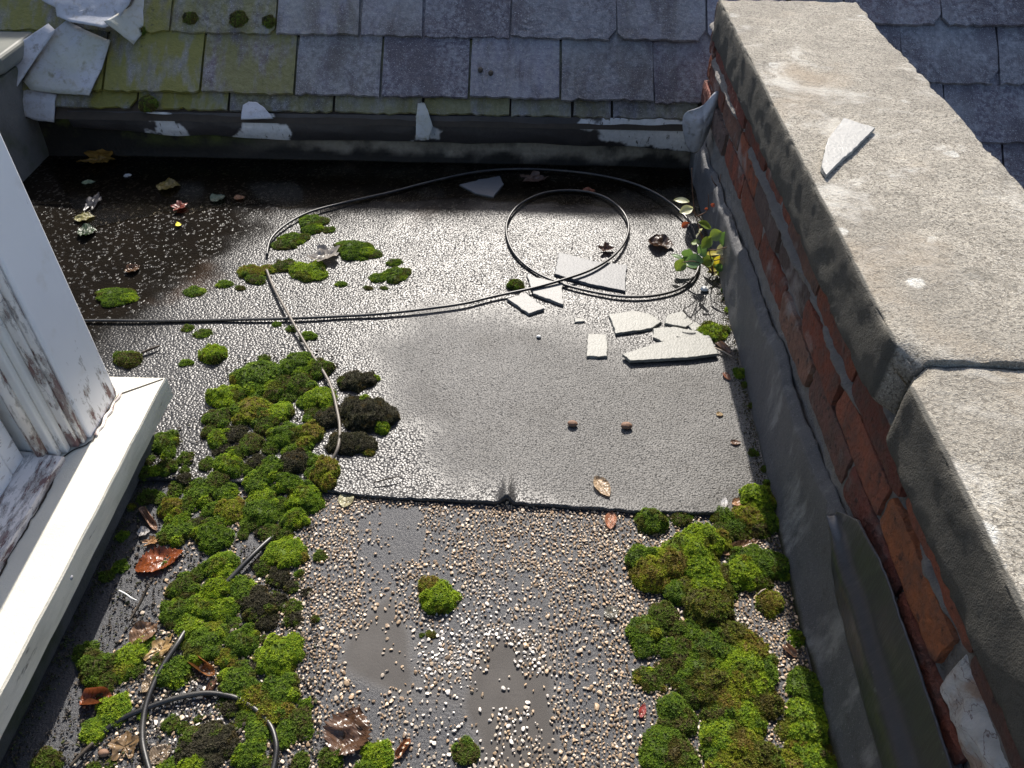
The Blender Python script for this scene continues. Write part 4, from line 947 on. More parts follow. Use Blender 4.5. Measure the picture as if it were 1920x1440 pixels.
mat_patch('moss_mat', [(1405, 1048, 27, 'g'), (1450, 1057, 25, 'g'), (1400, 1072, 30, 'b'), (1360, 1076, 18, 'n'), (1430, 1062, 24, 'g'), (1418, 1085, 20, 'd'), (1382, 1085, 17, 'g')], 57, 'moss mat below the folded brown leaf', G_R, .72)
mat_patch('moss_mat', [(1444, 1128, 20, 'y'), (1432, 1136, 13, 'd'), (1455, 1135, 12, 'g')], 58, 'small round moss mat alone in the gravel right of the brown topped hump', G_R, .7)
mat_patch('moss_mat', [(1493, 1194, 12, 'b'), (1496, 1205, 9, 'g')], 59, 'little bright moss mat against the foot of the upstand', G_R, .6)
mat_patch('moss_mat', [(1206, 1182, 25, 'g'), (1210, 1206, 22, 'g'), (1244, 1154, 22, 'd'), (1228, 1180, 20, 'd'), (1256, 1215, 20, 'g'), (1283, 1212, 20, 'd'), (1281, 1236, 20, 'd'), (1303, 1189, 24, 'g'), (1357, 1168, 14, 'g'), (1275, 1180, 16, 'd'), (1320, 1172, 16, 'd')], 60, 'dark low moss mat at the left edge of the right bed', G_R, .6)
mat_patch('moss_mat', [(1373, 1196, 30, 'n'), (1333, 1217, 35, 'g'), (1408, 1219, 28, 'y'), (1385, 1248, 38, 'b'), (1427, 1256, 26, 'g'), (1314, 1252, 32, 'g'), (1333, 1284, 36, 'n'), (1374, 1280, 34, 'y'), (1409, 1279, 32, 'b'), (1300, 1274, 28, 'g'), (1362, 1316, 33, 'y'), (1434, 1316, 26, 'n'), (1402, 1342, 28, 'b'), (1302, 1301, 20, 'd'), (1350, 1341, 26, 'd'), (1415, 1300, 22, 'g')], 61, 'biggest moss mat in the middle of the right bed', G_R, .62)
mat_patch('moss_mat', [(1220, 1273, 20, 'd'), (1249, 1259, 18, 'd'), (1201, 1268, 11, 'd'), (1240, 1283, 12, 'd')], 62, 'thin dark moss mat left of the biggest mat', G_R, .45)
mat_patch('moss_mat', [(1267, 1330, 26, 'g'), (1280, 1352, 23, 'd'), (1249, 1388, 27, 'g'), (1233, 1412, 28, 'g'), (1268, 1412, 30, 'd'), (1282, 1432, 26, 'g'), (1240, 1436, 22, 'g'), (1255, 1360, 18, 'd')], 63, 'moss mat at the bottom edge beside the gravel middle', G_R, .62)
mat_patch('moss_mat', [(1357, 1379, 34, 'b'), (1392, 1396, 34, 'y'), (1346, 1412, 26, 'g'), (1420, 1408, 28, 'n'), (1362, 1434, 30, 'y'), (1404, 1430, 30, 'n'), (1444, 1424, 22, 'd')], 64, 'moss mat at the bottom edge under the biggest mat', G_R, .62)
mat_patch('moss_mat', [(1509, 1283, 28, 'g'), (1524, 1315, 20, 'g'), (1507, 1338, 28, 'b'), (1533, 1349, 20, 'b'), (1512, 1373, 30, 'b'), (1476, 1370, 17, 'n'), (1497, 1401, 20, 'y'), (1535, 1391, 18, 'g'), (1517, 1420, 30, 'b'), (1491, 1433, 24, 'y'), (1545, 1433, 24, 'b')], 65, 'long bright moss mat running along the foot of the upstand', G_R, .62)
for lob, sd, lb in [([(690, 778, 34, 'w'), (664, 768, 24, 'w'), (716, 783, 25, 'w'), (672, 790, 20, 'w'), (704, 766, 18, 'w')], 70, 'largest dark dried moss clod right of the cable'),
                ([(664, 718, 20, 'w'), (688, 714, 16, 'w'), (648, 720, 13, 'd')], 71, 'small dried moss clod above the largest clod'),
                ([(640, 832, 22, 'w'), (664, 832, 22, 'w'), (688, 838, 16, 'w'), (692, 850, 9, 'y')], 72, 'dark dried moss clod lying over the cable'),
                ([(614, 785, 20, 'w'), (628, 792, 13, 'w')], 73, 'dried moss clod left of the largest clod, at the cable')]:
    mat_patch('moss_clod', lob, sd, lb, 'dried dark moss clods by the cable', .62)

# ------------------------------------------------------------------ stone chippings and crumbs
def scatter(name, pts, sizes, cols, mat, seed, flat=.6, sink=.2, src=ICO1):
    r_ = np.random.default_rng(seed); BV, BF = src; prot = []
    for k in range(10):
        D = BV.copy(); D = D*(1+.9*(fbm(BV*1.0+k*5.1, 1.5, 2)-.5)[:, None]); D = D*np.array([1, r_.uniform(.62, .95), flat*r_.uniform(.75, 1.15)])
        for _ in range(9):                                     # flat broken faces
            n_ = r_.normal(size=3); n_ /= np.linalg.norm(n_); t_ = D@n_; D = D-np.outer(np.maximum(t_-r_.uniform(.30, .62), 0), n_)
        prot.append(D)
    VV, FF, CC = [], [], []; nb = 0
    for p, s, c in zip(pts, sizes, cols):
        D = prot[r_.integers(10)]*s; a, b, g = r_.uniform(0, 6.28), r_.normal()*.3, r_.normal()*.3
        ca, sa, cb, sb, cg, sg = math.cos(a), math.sin(a), math.cos(b), math.sin(b), math.cos(g), math.sin(g)
        Mx = np.array([[ca, -sa, 0], [sa, ca, 0], [0, 0, 1]])@np.array([[cb, 0, sb], [0, 1, 0], [-sb, 0, cb]])@np.array([[1, 0, 0], [0, cg, -sg], [0, sg, cg]])
        VV.append(D@Mx.T+np.array([p[0], p[1], p[2]+s*flat*(1-sink*2)])); FF.append(BF+nb); nb += len(D); CC.append(np.tile(c, (len(D), 1)))
    return mesh(name, np.concatenate(VV), np.concatenate(FF), mat, None, np.concatenate(CC))
def grid_pick(X, Y, S, k=.86):
    cell = {}; keep = []
    for i in range(len(X)):
        a, b = int(X[i]/.008), int(Y[i]/.008); ok = True
        for u in (-2, -1, 0, 1, 2):
            for v in (-2, -1, 0, 1, 2):
                for j in cell.get((a+u, b+v), ()):
                    if (X[i]-X[j])**2+(Y[i]-Y[j])**2 < (k*(S[i]+S[j]))**2: ok = False; break
                if not ok: break
            if not ok: break
        if ok: cell.setdefault((a, b), []).append(i); keep.append(i)
    return np.array(keep)
N = 160000
X = rng.uniform(-.75, .50, N); Yc = rng.uniform(.24, 1.0, N); ok = (Yc < edge_y(X)-.002) & (X < foot_x(Yc)-.004)
X, Yc = X[ok], Yc[ok]; pp = np.column_stack([X, Yc, 0*X]); px, py = proj(pp); Q = np.column_stack([px, py])
dn = np.full(len(X), .86)
def ell(cx, cy, rx, ry, v, soft=.5):
    global dn
    d = np.hypot((px-cx)/rx, (py-cy)/ry)+(fbm(pp[:, :2], 30, 3)-.5)*.9; w = sstep(1+soft*.4, 1-soft*.6, d); dn = dn*(1-w)+v*w
ell(860, 1180, 270, 190, .50); ell(745, 1000, 60, 55, .06); ell(700, 1085, 45, 90, .22); ell(720, 1240, 85, 75, .10); ell(860, 1120, 100, 70, .45); ell(640, 1130, 60, 60, .7)
ell(960, 1270, 110, 130, .06); ell(850, 1230, 75, 75, .62); ell(1010, 1225, 55, 45, .75); ell(910, 1190, 60, 25, .55); ell(985, 1390, 75, 60, .35); ell(780, 1390, 130, 90, .30); ell(600, 1330, 50, 110, .45)
ell(1085, 1290, 42, 120, .35); ell(855, 985, 70, 25, .42); ell(900, 1400, 40, 60, .2)
dn *= np.where(px < 560, .55, 1)*np.where((px < 560) & (py < 1150), .55, 1); dn *= sstep(150, 330, px+(py-1250)*.35)
dn *= np.where(px > 1180, .95, 1)
dn *= .55+.9*sstep(.35, .6, fbm(pp[:, :2], 26, 3))
S = rng.uniform(.0026, .0056, len(X))*np.where(rng.random(len(X)) < .4, .62, 1)*np.where(rng.random(len(X)) < .05, 1.35, 1)
ok = rng.random(len(X)) < np.clip(dn, 0, 1)**1.9; X, Yc, S, pp, px, py = X[ok], Yc[ok], S[ok], pp[ok], px[ok], py[ok]
kp = grid_pick(X, Yc, S, .66); X, Yc, S, px, py = X[kp], Yc[kp], S[kp], px[kp], py[kp]
nC = len(X); k = rng.random(nC)
base = np.array([(.36, .25, .15), (.29, .19, .11), (.42, .32, .22), (.23, .16, .105), (.46, .39, .31)])[rng.integers(0, 5, nC)]
wht = sstep(180, 90, np.hypot((px-900), (py-1270)*.8)) + sstep(120, 60, np.hypot(px-370, py-1360)); wht = np.clip(wht, 0, 1)*(rng.random(nC) < .5)
base = base*(1-wht[:, None])+np.array((.76, .72, .67))*wht[:, None]; base = (base*.8+np.array((.44, .34, .23))*.2)*rng.uniform(.65, 1.35, (nC, 1))
o = scatter('stone_chippings', np.column_stack([X, Yc, 0*X+.0012]), S, base, MAT['chip'], 5, .36, .30)
tag(o, 'tan and cream stone chippings strewn over the near part of the roof', 'gravel', None, 'stuff')
print('chips', nC)
# dark crumbs of rotted moss between the cushions and along the wall foot
pc, sc_, cc_ = [], [], []
bed = [(430, 690), (620, 660), (640, 760), (560, 870), (600, 950), (560, 1060), (590, 1190), (600, 1440), (60, 1440), (190, 1200), (260, 990), (270, 830), (330, 800), (390, 790)]
n = 0
while n < 5600:
    x, y = rng.uniform(60, 640), rng.uniform(660, 1440)
    if poly_sd([(x, y)], bed)[0] > 8: continue
    g = hz(x, y, 0)
    if g[0] < -.745: continue
    g[2] = surf_z(g)+.001; pc.append(g); sc_.append(rng.uniform(.0010, .0034)*(1.7 if rng.random() < .12 else 1)); n += 1
    cc_.append(np.array([(.030, .024, .018), (.055, .045, .035), (.045, .05, .016), (.12, .10, .08)][rng.choice(4, p=[.45, .3, .15, .1])])*rng.uniform(.7, 1.3))
for _ in range(1900):
    Yq = rng.uniform(.42, 2.2); Xq = float(foot_x(Yq))-abs(rng.normal())*.012-.002; g = np.array([Xq, Yq, 0]); g[2] = surf_z(g)+.001
    pc.append(g); sc_.append(rng.uniform(.0008, .0030)); cc_.append(np.array([(.030, .024, .016), (.05, .055, .014), (.075, .055, .03)][rng.integers(3)])*rng.uniform(.7, 1.3))
for _ in range(1300):
    Yq = rng.uniform(.42, 1.10); g = np.array([-.748+abs(rng.normal())*.014, Yq, 0]); g[2] = surf_z(g)+.001
    pc.append(g); sc_.append(rng.uniform(.0008, .0030)); cc_.append(np.array([(.030, .026, .016), (.04, .055, .014), (.05, .04, .03)][rng.integers(3)])*rng.uniform(.7, 1.3))
for _ in range(650):                                            # crumbs and grit washed onto the felt
    g = hz(rng.uniform(300, 1420), rng.uniform(420, 950), 0); 
    if g[0] > foot_x(g[1])-.01 or (g[0] < -.7 and g[1] < 1.16): continue
    g[2] = surf_z(g)+.0005; pc.append(g); sc_.append(rng.uniform(.0006, .0019)); cc_.append(np.array([(.03, .025, .02), (.09, .06, .035), (.25, .22, .18)][rng.choice(3, p=[.6, .25, .15])]))
o = scatter('plant_litter', pc, sc_, cc_, MAT['litter'], 6, .6, .2, ICO0); tag(o, 'dark crumbs of rotted moss and dirt between the cushions and along the wall foot', 'litter', None, 'stuff')

# ------------------------------------------------------------------ broken slates
G_S = 'broken slate pieces lying on the roof'
def slate_piece(poly, z, mat, label, th=.006, tilt=(0, 0), group=G_S, seed=0):
    r_ = np.random.default_rng(seed+3); C = np.array([hz(x, y, z+th) for x, y in poly]); c = C.mean(0); pts = []
    for i in range(len(C)):
        a, b = C[i], C[(i+1) % len(C)]; n_ = max(2, int(np.linalg.norm(b-a)/.006))
        for t_ in np.linspace(0, 1, n_, endpoint=False): pts.append(a+(b-a)*t_)
    pts = np.array(pts); nrm = (pts-c)/(np.linalg.norm(pts-c, axis=1)[:, None]+1e-9)
    j = (fbm(pts[:, :2]+seed, 90, 3)-.5)[:, None]*.009; j2 = (fbm(pts[:, :2]+seed+4, 120, 3)-.5)[:, None]*.006
    top = pts+nrm*j; bot = pts+nrm*(j2+.0012); bot[:, 2] = z; k = len(pts)
    midr = top-nrm*.0012; midr[:, 2] += .0004
    V = np.vstack([bot, top, midr]); V[:, 2] += (V[:, :2]-c[:2])@np.array(tilt)
    low = V[:, 2].min()-z; V[:, 2] -= min(low, 0)
    Fc = [tuple(range(k-1, -1, -1)), tuple(2*k+i for i in range(k))]
    for lv in (0, 1): Fc += [(lv*k+i, lv*k+(i+1) % k, (lv+1)*k+(i+1) % k, (lv+1)*k+i) for i in range(k)]
    V = V-c; o = mesh('slate_piece', V, Fc, mat); o.location = c
    return tag(o, label, 'slate', group)
slate_piece([(1048, 473), (1112, 489), (1175, 497), (1172, 545), (1105, 532), (1040, 513)], FZ, MAT['grey'], 'large dark grey slate piece lying under the crossing of the cable', .006, seed=1)
slate_piece([(988, 516), (1054, 531), (1056, 571), (1032, 562), (1000, 550)], FZ, MAT['mid'], 'triangular slate piece half under the cable, left of the large dark one', .006, (0, .0), seed=2)
slate_piece([(951, 560), (985, 549), (1021, 578), (992, 588)], FZ, MAT['mid'], 'four sided slate piece just below the cable, left of the triangular piece', .006, seed=3)
slate_piece([(1142, 589), (1190, 583), (1217, 588), (1240, 603), (1222, 615), (1155, 625)], FZ, MAT['pale'], 'pale six sided slate piece at the upper left of the pale heap', .006, seed=4)
slate_piece([(1251, 589), (1280, 584), (1301, 605), (1286, 613), (1247, 606)], FZ, MAT['pale'], 'small pale slate piece with a nail hole at the top of the pale heap', .005, seed=5)
slate_piece([(1225, 616), (1262, 613), (1318, 622), (1320, 636), (1240, 640), (1226, 632)], FZ, MAT['pale'], 'pale slate piece partly covered by the long one', .005, seed=6)
slate_piece([(1168, 664), (1225, 645), (1285, 629), (1330, 629), (1346, 663), (1290, 670), (1182, 676)], FZ+.0045, MAT['pale'], 'long pointed pale slate piece lying on top at the front of the heap', .007, (0, .0), seed=7)
slate_piece([(1103, 626), (1136, 627), (1139, 668), (1100, 668)], FZ, MAT['pale'], 'small upright rectangular pale slate piece left of the long pointed one', .005, seed=8)
slate_piece([(1077, 597), (1092, 597), (1096, 602), (1078, 604)], FZ, MAT['pale'], 'tiny pale slate splinter between the dark and pale pieces', .003, seed=9)
slate_piece([(1290, 610), (1303, 603), (1318, 614), (1300, 620)], FZ, MAT['pale'], 'tiny pale slate corner showing above the long pointed one', .004, seed=10)
slate_piece([(862, 346), (898, 337), (937, 330), (944, 345), (925, 369), (892, 362)], FZ-.001, MAT['grey'], 'grey slate piece lying in the standing water under the cable arc', .006, seed=11)
slate_piece([(1582, 221), (1641, 239), (1604, 276), (1574, 303), (1550, 327), (1540, 313), (1552, 262)], .6035, MAT['bright'], 'curved pale slate piece lying on the stone coping', .006, (0, .0), None, seed=12)

# ------------------------------------------------------------------ cables
def cpath(L): return [hz(x, y, 0.0+z)*1.0 + np.array([0, 0, 0]) for x, y, z in L]
def cp(L):
    out = []
    for x, y, dz in L:
        g = hz(x, y, .005); zz = surf_z(g)+.004+dz; out.append(hz(x, y, zz))
    return out
CR = .0036
MAIN = [(60, 603, 0), (180, 601, 0), (300, 602, 0), (420, 600, 0), (545, 597, .001), (640, 593, .001), (720, 588, .003), (800, 579, .004), (870, 569, .004), (930, 555, .003), (1000, 540, .006), (1060, 523, .009), (1110, 505, .010), (1150, 480, .008), (1173, 450, .006), (1178, 418, .006), (1160, 388, .006), (1125, 366, .005), (1075, 357, .004), (1020, 362, .004),
        (975, 383, .004), (952, 413, .004), (951, 445, .004), (968, 480, .003), (1003, 510, .001), (1050, 531, .001), (1105, 546, .002), (1170, 556, .003), (1235, 553, .003), (1285, 535, .004), (1310, 500, .006), (1306, 450, .010), (1288, 410, .012), (1245, 372, .012), (1190, 345, .010), (1120, 328, .008), (1040, 319, .006),
        (960, 317, .004), (890, 323, .004), (810, 340, .004), (730, 361, .004), (650, 379, .004), (580, 398, .004), (535, 422, .004), (508, 448, .004), (500, 478, .003)]
o = tube('cable', cp(MAIN), CR, MAT['cable'], None, 12, 8)
tag(o, 'long thin black cable looped twice across the far part of the roof', 'cable')
o = tube('cable', cp([(500, 506, .004), (512, 537, .004), (528, 567, .007), (545, 597, .010), (561, 625, .008), (578, 654, .006), (595, 680, .006), (611, 705, .006), (623, 732, .007), (630, 760, .010), (637, 800, .010), (634, 838, .012), (620, 868, .002), (600, 905, -.003)]), .0034, MAT['oldcable'], None, 12, 8)
tag(o, 'weathered pale brown cable running straight down over the black one into the moss bed', 'cable')
o = tube('cable', cp([(520, 1000, -.003), (496, 1020, .004), (465, 1050, .008), (430, 1087, .004), (385, 1135, -.004), (350, 1180, .0), (334, 1205, .006), (306, 1248, .006), (285, 1290, .006), (271, 1335, .005), (267, 1385, .004), (276, 1430, .004), (292, 1480, .003)]), .0046, MAT['cable'], None, 12, 8)
tag(o, 'thicker black cable threading through the lower left moss bed and curving to the bottom edge', 'cable')
o = tube('cable', cp([(190, 1375, -.002), (230, 1347, .001), (280, 1326, .003), (330, 1309, .003), (380, 1300, .003), (420, 1303, .003), (450, 1312, .003), (485, 1335, .0), (508, 1362, .003), (518, 1395, .005), (516, 1425, .004), (508, 1460, .003)]), .0042, MAT['cable'], None, 12, 8)
tag(o, 'dirty cable arching under the thicker one across the white pebbles', 'cable')

# ------------------------------------------------------------------ fallen leaves
G_LF = 'fallen leaves on the roof'; G_WL = 'sunken leaves in the standing water'
def leaf(px, py, Lp, Wp, ang, col, label, kind='oval', curl=.25, bend=.15, z=None, lift=.003, wet=False, seed=0, group=G_LF, name='fallen_leaf', cat='leaf'):
    r_ = np.random.default_rng(seed+int(px)*7+int(py)); a = R(ang)
    zz = (surf_z(hz(px, py, .003)) if z is None else z)+lift
    P0 = hz(px-.5*Lp*math.cos(a), py+.5*Lp*math.sin(a), zz); P1 = hz(px+.5*Lp*math.cos(a), py-.5*Lp*math.sin(a), zz); c = hz(px, py, zz)
    X_ = P1-P0; L_ = np.linalg.norm(X_); X_ /= L_; Z_ = np.array([0, 0, 1.]); Y_ = np.cross(Z_, X_); 
    W0 = hz(px-.5*Wp*math.sin(a), py-.5*Wp*math.cos(a), zz); W1 = hz(px+.5*Wp*math.sin(a), py+.5*Wp*math.cos(a), zz); W_ = max(.004, abs((W1-W0)@Y_))
    if kind == 'lobed':
        nt, nr = 60, 8; th = np.linspace(0, 2*math.pi, nt, endpoint=False)
        rr = .62+.30*np.abs(np.cos(2.5*th))**1.5+.05*np.cos(13*th); rr *= np.where(np.abs(th-math.pi) < .35, .55, 1)
        V = [(0, 0)]; vein = [1]
        for k in range(1, nr+1):
            for t_, q in zip(th, rr): V.append((q*k/nr*math.cos(t_)*.5, q*k/nr*math.sin(t_)*.5)); vein.append(max(0, abs(math.cos(2.5*t_))**14))
        V = np.array(V); Fc = [(0, 1+i, 1+(i+1) % nt) for i in range(nt)]
        for k in range(nr-1):
            for i in range(nt): j = (i+1) % nt; Fc.append((1+k*nt+i, 1+(k+1)*nt+i, 1+(k+1)*nt+j, 1+k*nt+j))
        u, v = V[:, 0], V[:, 1]
    else:
        nu, nv = 34, 13; uu = np.linspace(-.5, .5, nu); w = (np.sin((uu+.5)*math.pi*.97+.03)**(.75))*(1-.25*uu)
        if kind == 'serrated': w = w*(1+.10*((np.arange(nu) % 3)-1))
        V = []; vein = []
        for i, x in enumerate(uu):
            for t_ in np.linspace(-.5, .5, nv): V.append((x-abs(t_)*.10, t_*max(w[i], .02))); vein.append(max(math.exp(-(t_/.035)**2), .8*max(0, math.sin((x*1.0-abs(t_)*.45)*46))**8))
        V = np.array(V); Fc = [(i*nv+j, i*nv+j+1, (i+1)*nv+j+1, (i+1)*nv+j) for i in range(nu-1) for j in range(nv-1)]; u, v = V[:, 0], V[:, 1]
    x, y = u*L_, v*W_
    n_ = fbm(np.column_stack([u*2+px*.1, v*2+py*.1]), 2.2, 3)-.5
    zc = curl*W_*(2*v)**2*.5 + bend*L_*(2*u)**2*.25 + n_*W_*.35 + np.array(vein)*(-.0006)
    if kind == 'rolled':
        a_ = v*2*math.pi*.75; rr_ = W_*.5; y = rr_*np.sin(a_)*.9; zc = rr_*(1-np.cos(a_))*.9 + bend*L_*(2*u)**2*.3
    zc = zc-zc.min()
    PV = np.outer(x, X_)+np.outer(y, Y_)+np.outer(zc, Z_)
    cv = np.array(col)*(1+(r_.random((len(PV), 1))-.5)*.2)
    o = mesh(name, PV, Fc, MAT['leafwet' if wet else 'leaf'], None, cv, True, {'vein': vein}); o.location = c-np.array([0, 0, lift-.0005])
    return tag(o, label, cat, group)
leaf(302, 1049, 96, 38, 22, (.24, .065, .02), 'wet orange leaf with deep ribs beside the sill shadow', 'serrated', .3, .1, wet=True, lift=.006)
leaf(272, 1186, 62, 36, 35, (.20, .115, .065), 'brown folded leaf above the tan leaf', 'oval', .5, .2)
leaf(298, 1216, 84, 36, 50, (.40, .27, .12), 'crumpled tan yellow leaf by the bend of the thick cable', 'lobed', .4, .3, lift=.006)
leaf(283, 1279, 46, 22, 55, (.26, .19, .115), 'small dull brown leaf touching the thick cable', 'oval', .3, .2)
leaf(378, 1248, 60, 24, -35, (.27, .11, .035), 'curled orange brown leaf standing between the moss cushions', 'rolled', .3, .4, lift=.008)
leaf(393, 1288, 44, 13, 62, (.22, .115, .07), 'narrow rolled brown leaf lying over the arching cable', 'rolled', .3, .1, lift=.008)
leaf(182, 1309, 58, 30, 8, (.24, .075, .03), 'red brown curled leaf near the bay wall', 'rolled', .5, .3, lift=.004)
leaf(528, 1334, 36, 12, 22, (.45, .33, .20), 'pale tan rolled leaf resting on a moss cushion', 'rolled', .3, .1, lift=.022)
leaf(655, 1370, 98, 84, 65, (.105, .058, .035), 'big wet brown ribbed leaf at the bottom of the gravel', 'serrated', .25, .15, wet=True)
leaf(234, 1400, 64, 62, 80, (.24, .16, .085), 'thin translucent brown leaf at the bottom left', 'lobed', .3, .15, wet=True)
leaf(302, 1412, 52, 34, 40, (.20, .15, .10), 'decayed thin leaf right of the thick cable at the bottom', 'oval', .2, .1, wet=True)
leaf(392, 1366, 44, 17, -8, (.36, .17, .07), 'small orange leaf on the dead moss lump', 'oval', .3, .3, lift=.008)
leaf(757, 1401, 44, 15, 55, (.27, .10, .04), 'narrow orange brown leaf right of the bottom bright cushion', 'rolled', .3, .2)
leaf(280, 974, 52, 15, -55, (.33, .20, .14), 'pinkish rolled leaf at the top of the shaded felt strip', 'rolled', .2, .2)
leaf(283, 1014, 42, 18, 25, (.40, .22, .10), 'small tan torn leaf above the orange ribbed leaf', 'lobed', .5, .4, lift=.005)
leaf(270, 998, 24, 18, 10, (.45, .43, .42), 'whitish curled leaf scrap above the orange leaf', 'oval', .5, .3)
leaf(1393, 1020, 72, 22, 22, (.27, .15, .085), 'long folded brown leaf lying on the right moss bed', 'oval', .7, .1, lift=.012)
leaf(1384, 941, 22, 17, 30, (.40, .22, .12), 'small orange brown leaf scrap on the felt at the right moss bed', 'oval', .5, .3)
leaf(1358, 942, 26, 13, 80, (.55, .55, .56), 'whitish leaf scrap standing beside the small orange one', 'oval', .4, .2)
leaf(1130, 915, 44, 26, -55, (.46, .34, .22), 'pale tan withered leaf on the dry felt', 'oval', .4, .3, lift=.001)
leaf(1145, 973, 34, 22, 85, (.42, .19, .11), 'orange pink leaf at the felt edge on the gravel', 'serrated', .4, .2)
leaf(650, 934, 34, 28, 75, (.36, .34, .20), 'round yellowish grey leaf over the left end of the felt edge', 'oval', .2, .1, lift=.002)
leaf(610, 482, 66, 36, 28, (.36, .33, .29), 'pale grey crumpled leaf inside the big cable bend', 'lobed', .5, .5, lift=.004, wet=True)
leaf(1205, 1331, 28, 14, 75, (.30, .045, .04), 'small dark red leaf on the gravel left of the moss mat', 'oval', .5, .3)
leaf(1482, 1221, 32, 13, -40, (.25, .14, .09), 'small brown leaf on the gravel near the upstand', 'rolled', .3, .2)
leaf(1148, 1148, 30, 26, 20, (.17, .165, .135), 'grey skeleton leaf flat on the gravel', 'oval', .05, .05, wet=True)
leaf(1240, 459, 48, 24, -12, (.075, .045, .032), 'dark brown shrivelled leaf left of the seedling', 'oval', .5, .4)
leaf(1363, 706, 20, 10, -50, (.20, .075, .04), 'small red brown leaf at the wall foot below the slates', 'oval', .5, .3)
leaf(1380, 829, 20, 9, 0, (.16, .085, .05), 'tiny dark brown leaf scrap near the wall foot', 'oval', .4, .2)
leaf(1357, 652, 34, 9, -35, (.30, .20, .15), 'narrow brown leaf between the long slate and the wall', 'rolled', .3, .1)
leaf(1350, 776, 14, 8, 0, (.36, .25, .12), 'tiny tan leaf scrap on the dry felt', 'oval', .3, .2)
leaf(1136, 468, 34, 16, 10, (.13, .075, .055), 'dead brown flower head at the rim of the small cable loop', 'lobed', .8, .5, lift=.004)
leaf(184, 302, 78, 34, -2, (.24, .14, .03), 'large olive and orange leaf in the water by the far left corner', 'lobed', .3, .1, z=.0105, lift=.001, group=G_WL)
leaf(337, 391, 36, 20, 15, (.22, .05, .03), 'red leaf in the dark water', 'lobed', .2, .1, z=.0105, lift=.0005, group=G_WL)
leaf(318, 351, 44, 20, 5, (.14, .11, .02), 'dim olive leaf in the dark water', 'oval', .1, .05, z=.0105, lift=.0003, group=G_WL)
leaf(160, 409, 38, 15, 8, (.22, .20, .07), 'pale yellow green leaf near the window post', 'serrated', .2, .1, z=.0105, lift=.0005, group=G_WL)
leaf(167, 343, 26, 8, 5, (.14, .20, .13), 'slim grey green leaf in the dark water', 'oval', .1, .1, z=.0105, lift=.0005, group=G_WL)
leaf(175, 381, 46, 26, 60, (.13, .125, .125), 'grey soaked leaf scrap in the dark water', 'lobed', .2, .1, z=.0105, lift=.0003, group=G_WL)
leaf(165, 436, 36, 22, 10, (.04, .07, .03), 'dark green soaked leaf scrap near the window post', 'oval', .3, .1, z=.0105, lift=.0003, group=G_WL)
leaf(410, 373, 26, 16, 30, (.06, .10, .07), 'small green soaked scrap left of the cable arc', 'oval', .3, .1, z=.0105, lift=.0003, group=G_WL)
leaf(1000, 338, 60, 22, 5, (.10, .06, .045), 'dark brown leaf right of the sunken slate', 'lobed', .3, .1, z=.0105, lift=.0003, group=G_WL)
leaf(1105, 356, 24, 9, 0, (.24, .07, .03), 'small rust red leaf on top of the small cable loop', 'oval', .3, .2, lift=.006, group=G_WL)
leaf(240, 330, 16, 6, 12, (.5, .52, .53), 'white sliver floating in the dark water', 'oval', .1, .05, z=.0105, lift=.0005, group=G_WL)
leaf(250, 505, 30, 14, 20, (.10, .05, .02), 'brown leaf scrap on the wet felt near the window post', 'oval', .3, .2, wet=True)
leaf(450, 372, 20, 9, 10, (.20, .09, .04), 'small brown leaf at the cable arc in the water', 'oval', .3, .2, z=.0105, lift=.0005, group=G_WL)
o = leaf(335, 422, 11, 7, 10, (.80, .66, .03), 'tiny bright yellow petal on the dark wet felt', 'oval', .3, .2, z=.0105, lift=.0005, group=None, name='yellow_petal', cat='petal')
o.data.materials[0] = MAT['petal']
leaf(1390, 1178, 24, 14, 5, (.42, .40, .38), 'striped pale shell like husk on the gravel of the right bed', 'serrated', .9, .3, group=None, name='seed_husk', cat='husk')

def pebble(px, py, r, mat, label, name='pebble', cat='pebble', group=None, seed=0):
    g = hz(px, py, .003); g[2] = surf_z(g); rm = r/ppm(g); V = ICO2[0]*(1+.3*(fbm(ICO2[0]+seed, 1.4, 2)-.5))[:, None]*np.array([1.2, .85, .7])*rm
    o = mesh(name, V, ICO2[1], mat, None, None, True); o.location = g+np.array([0, 0, rm*.55]); return tag(o, label, cat, group)
pebble(1073, 801, 8, MAT['pebble'], 'brown pebble left of the other on the dry felt', group='two brown pebbles on the dry felt', seed=1)
pebble(1174, 805, 9, MAT['pebble'], 'brown pebble right of the other on the dry felt', group='two brown pebbles on the dry felt', seed=2)
pebble(195, 1413, 9, MAT['pebble'], 'rusty round pebble at the bottom left', seed=3)
pebble(375, 1170, 7, MAT['pebble'], 'small red brown pebble on the left moss bed', seed=4)
pebble(1320, 548, 7, MAT['white'], 'small white stone below the seedling', seed=5)
pebble(1010, 636, 4, MAT['white'], 'tiny white stone on the dry felt', seed=6)
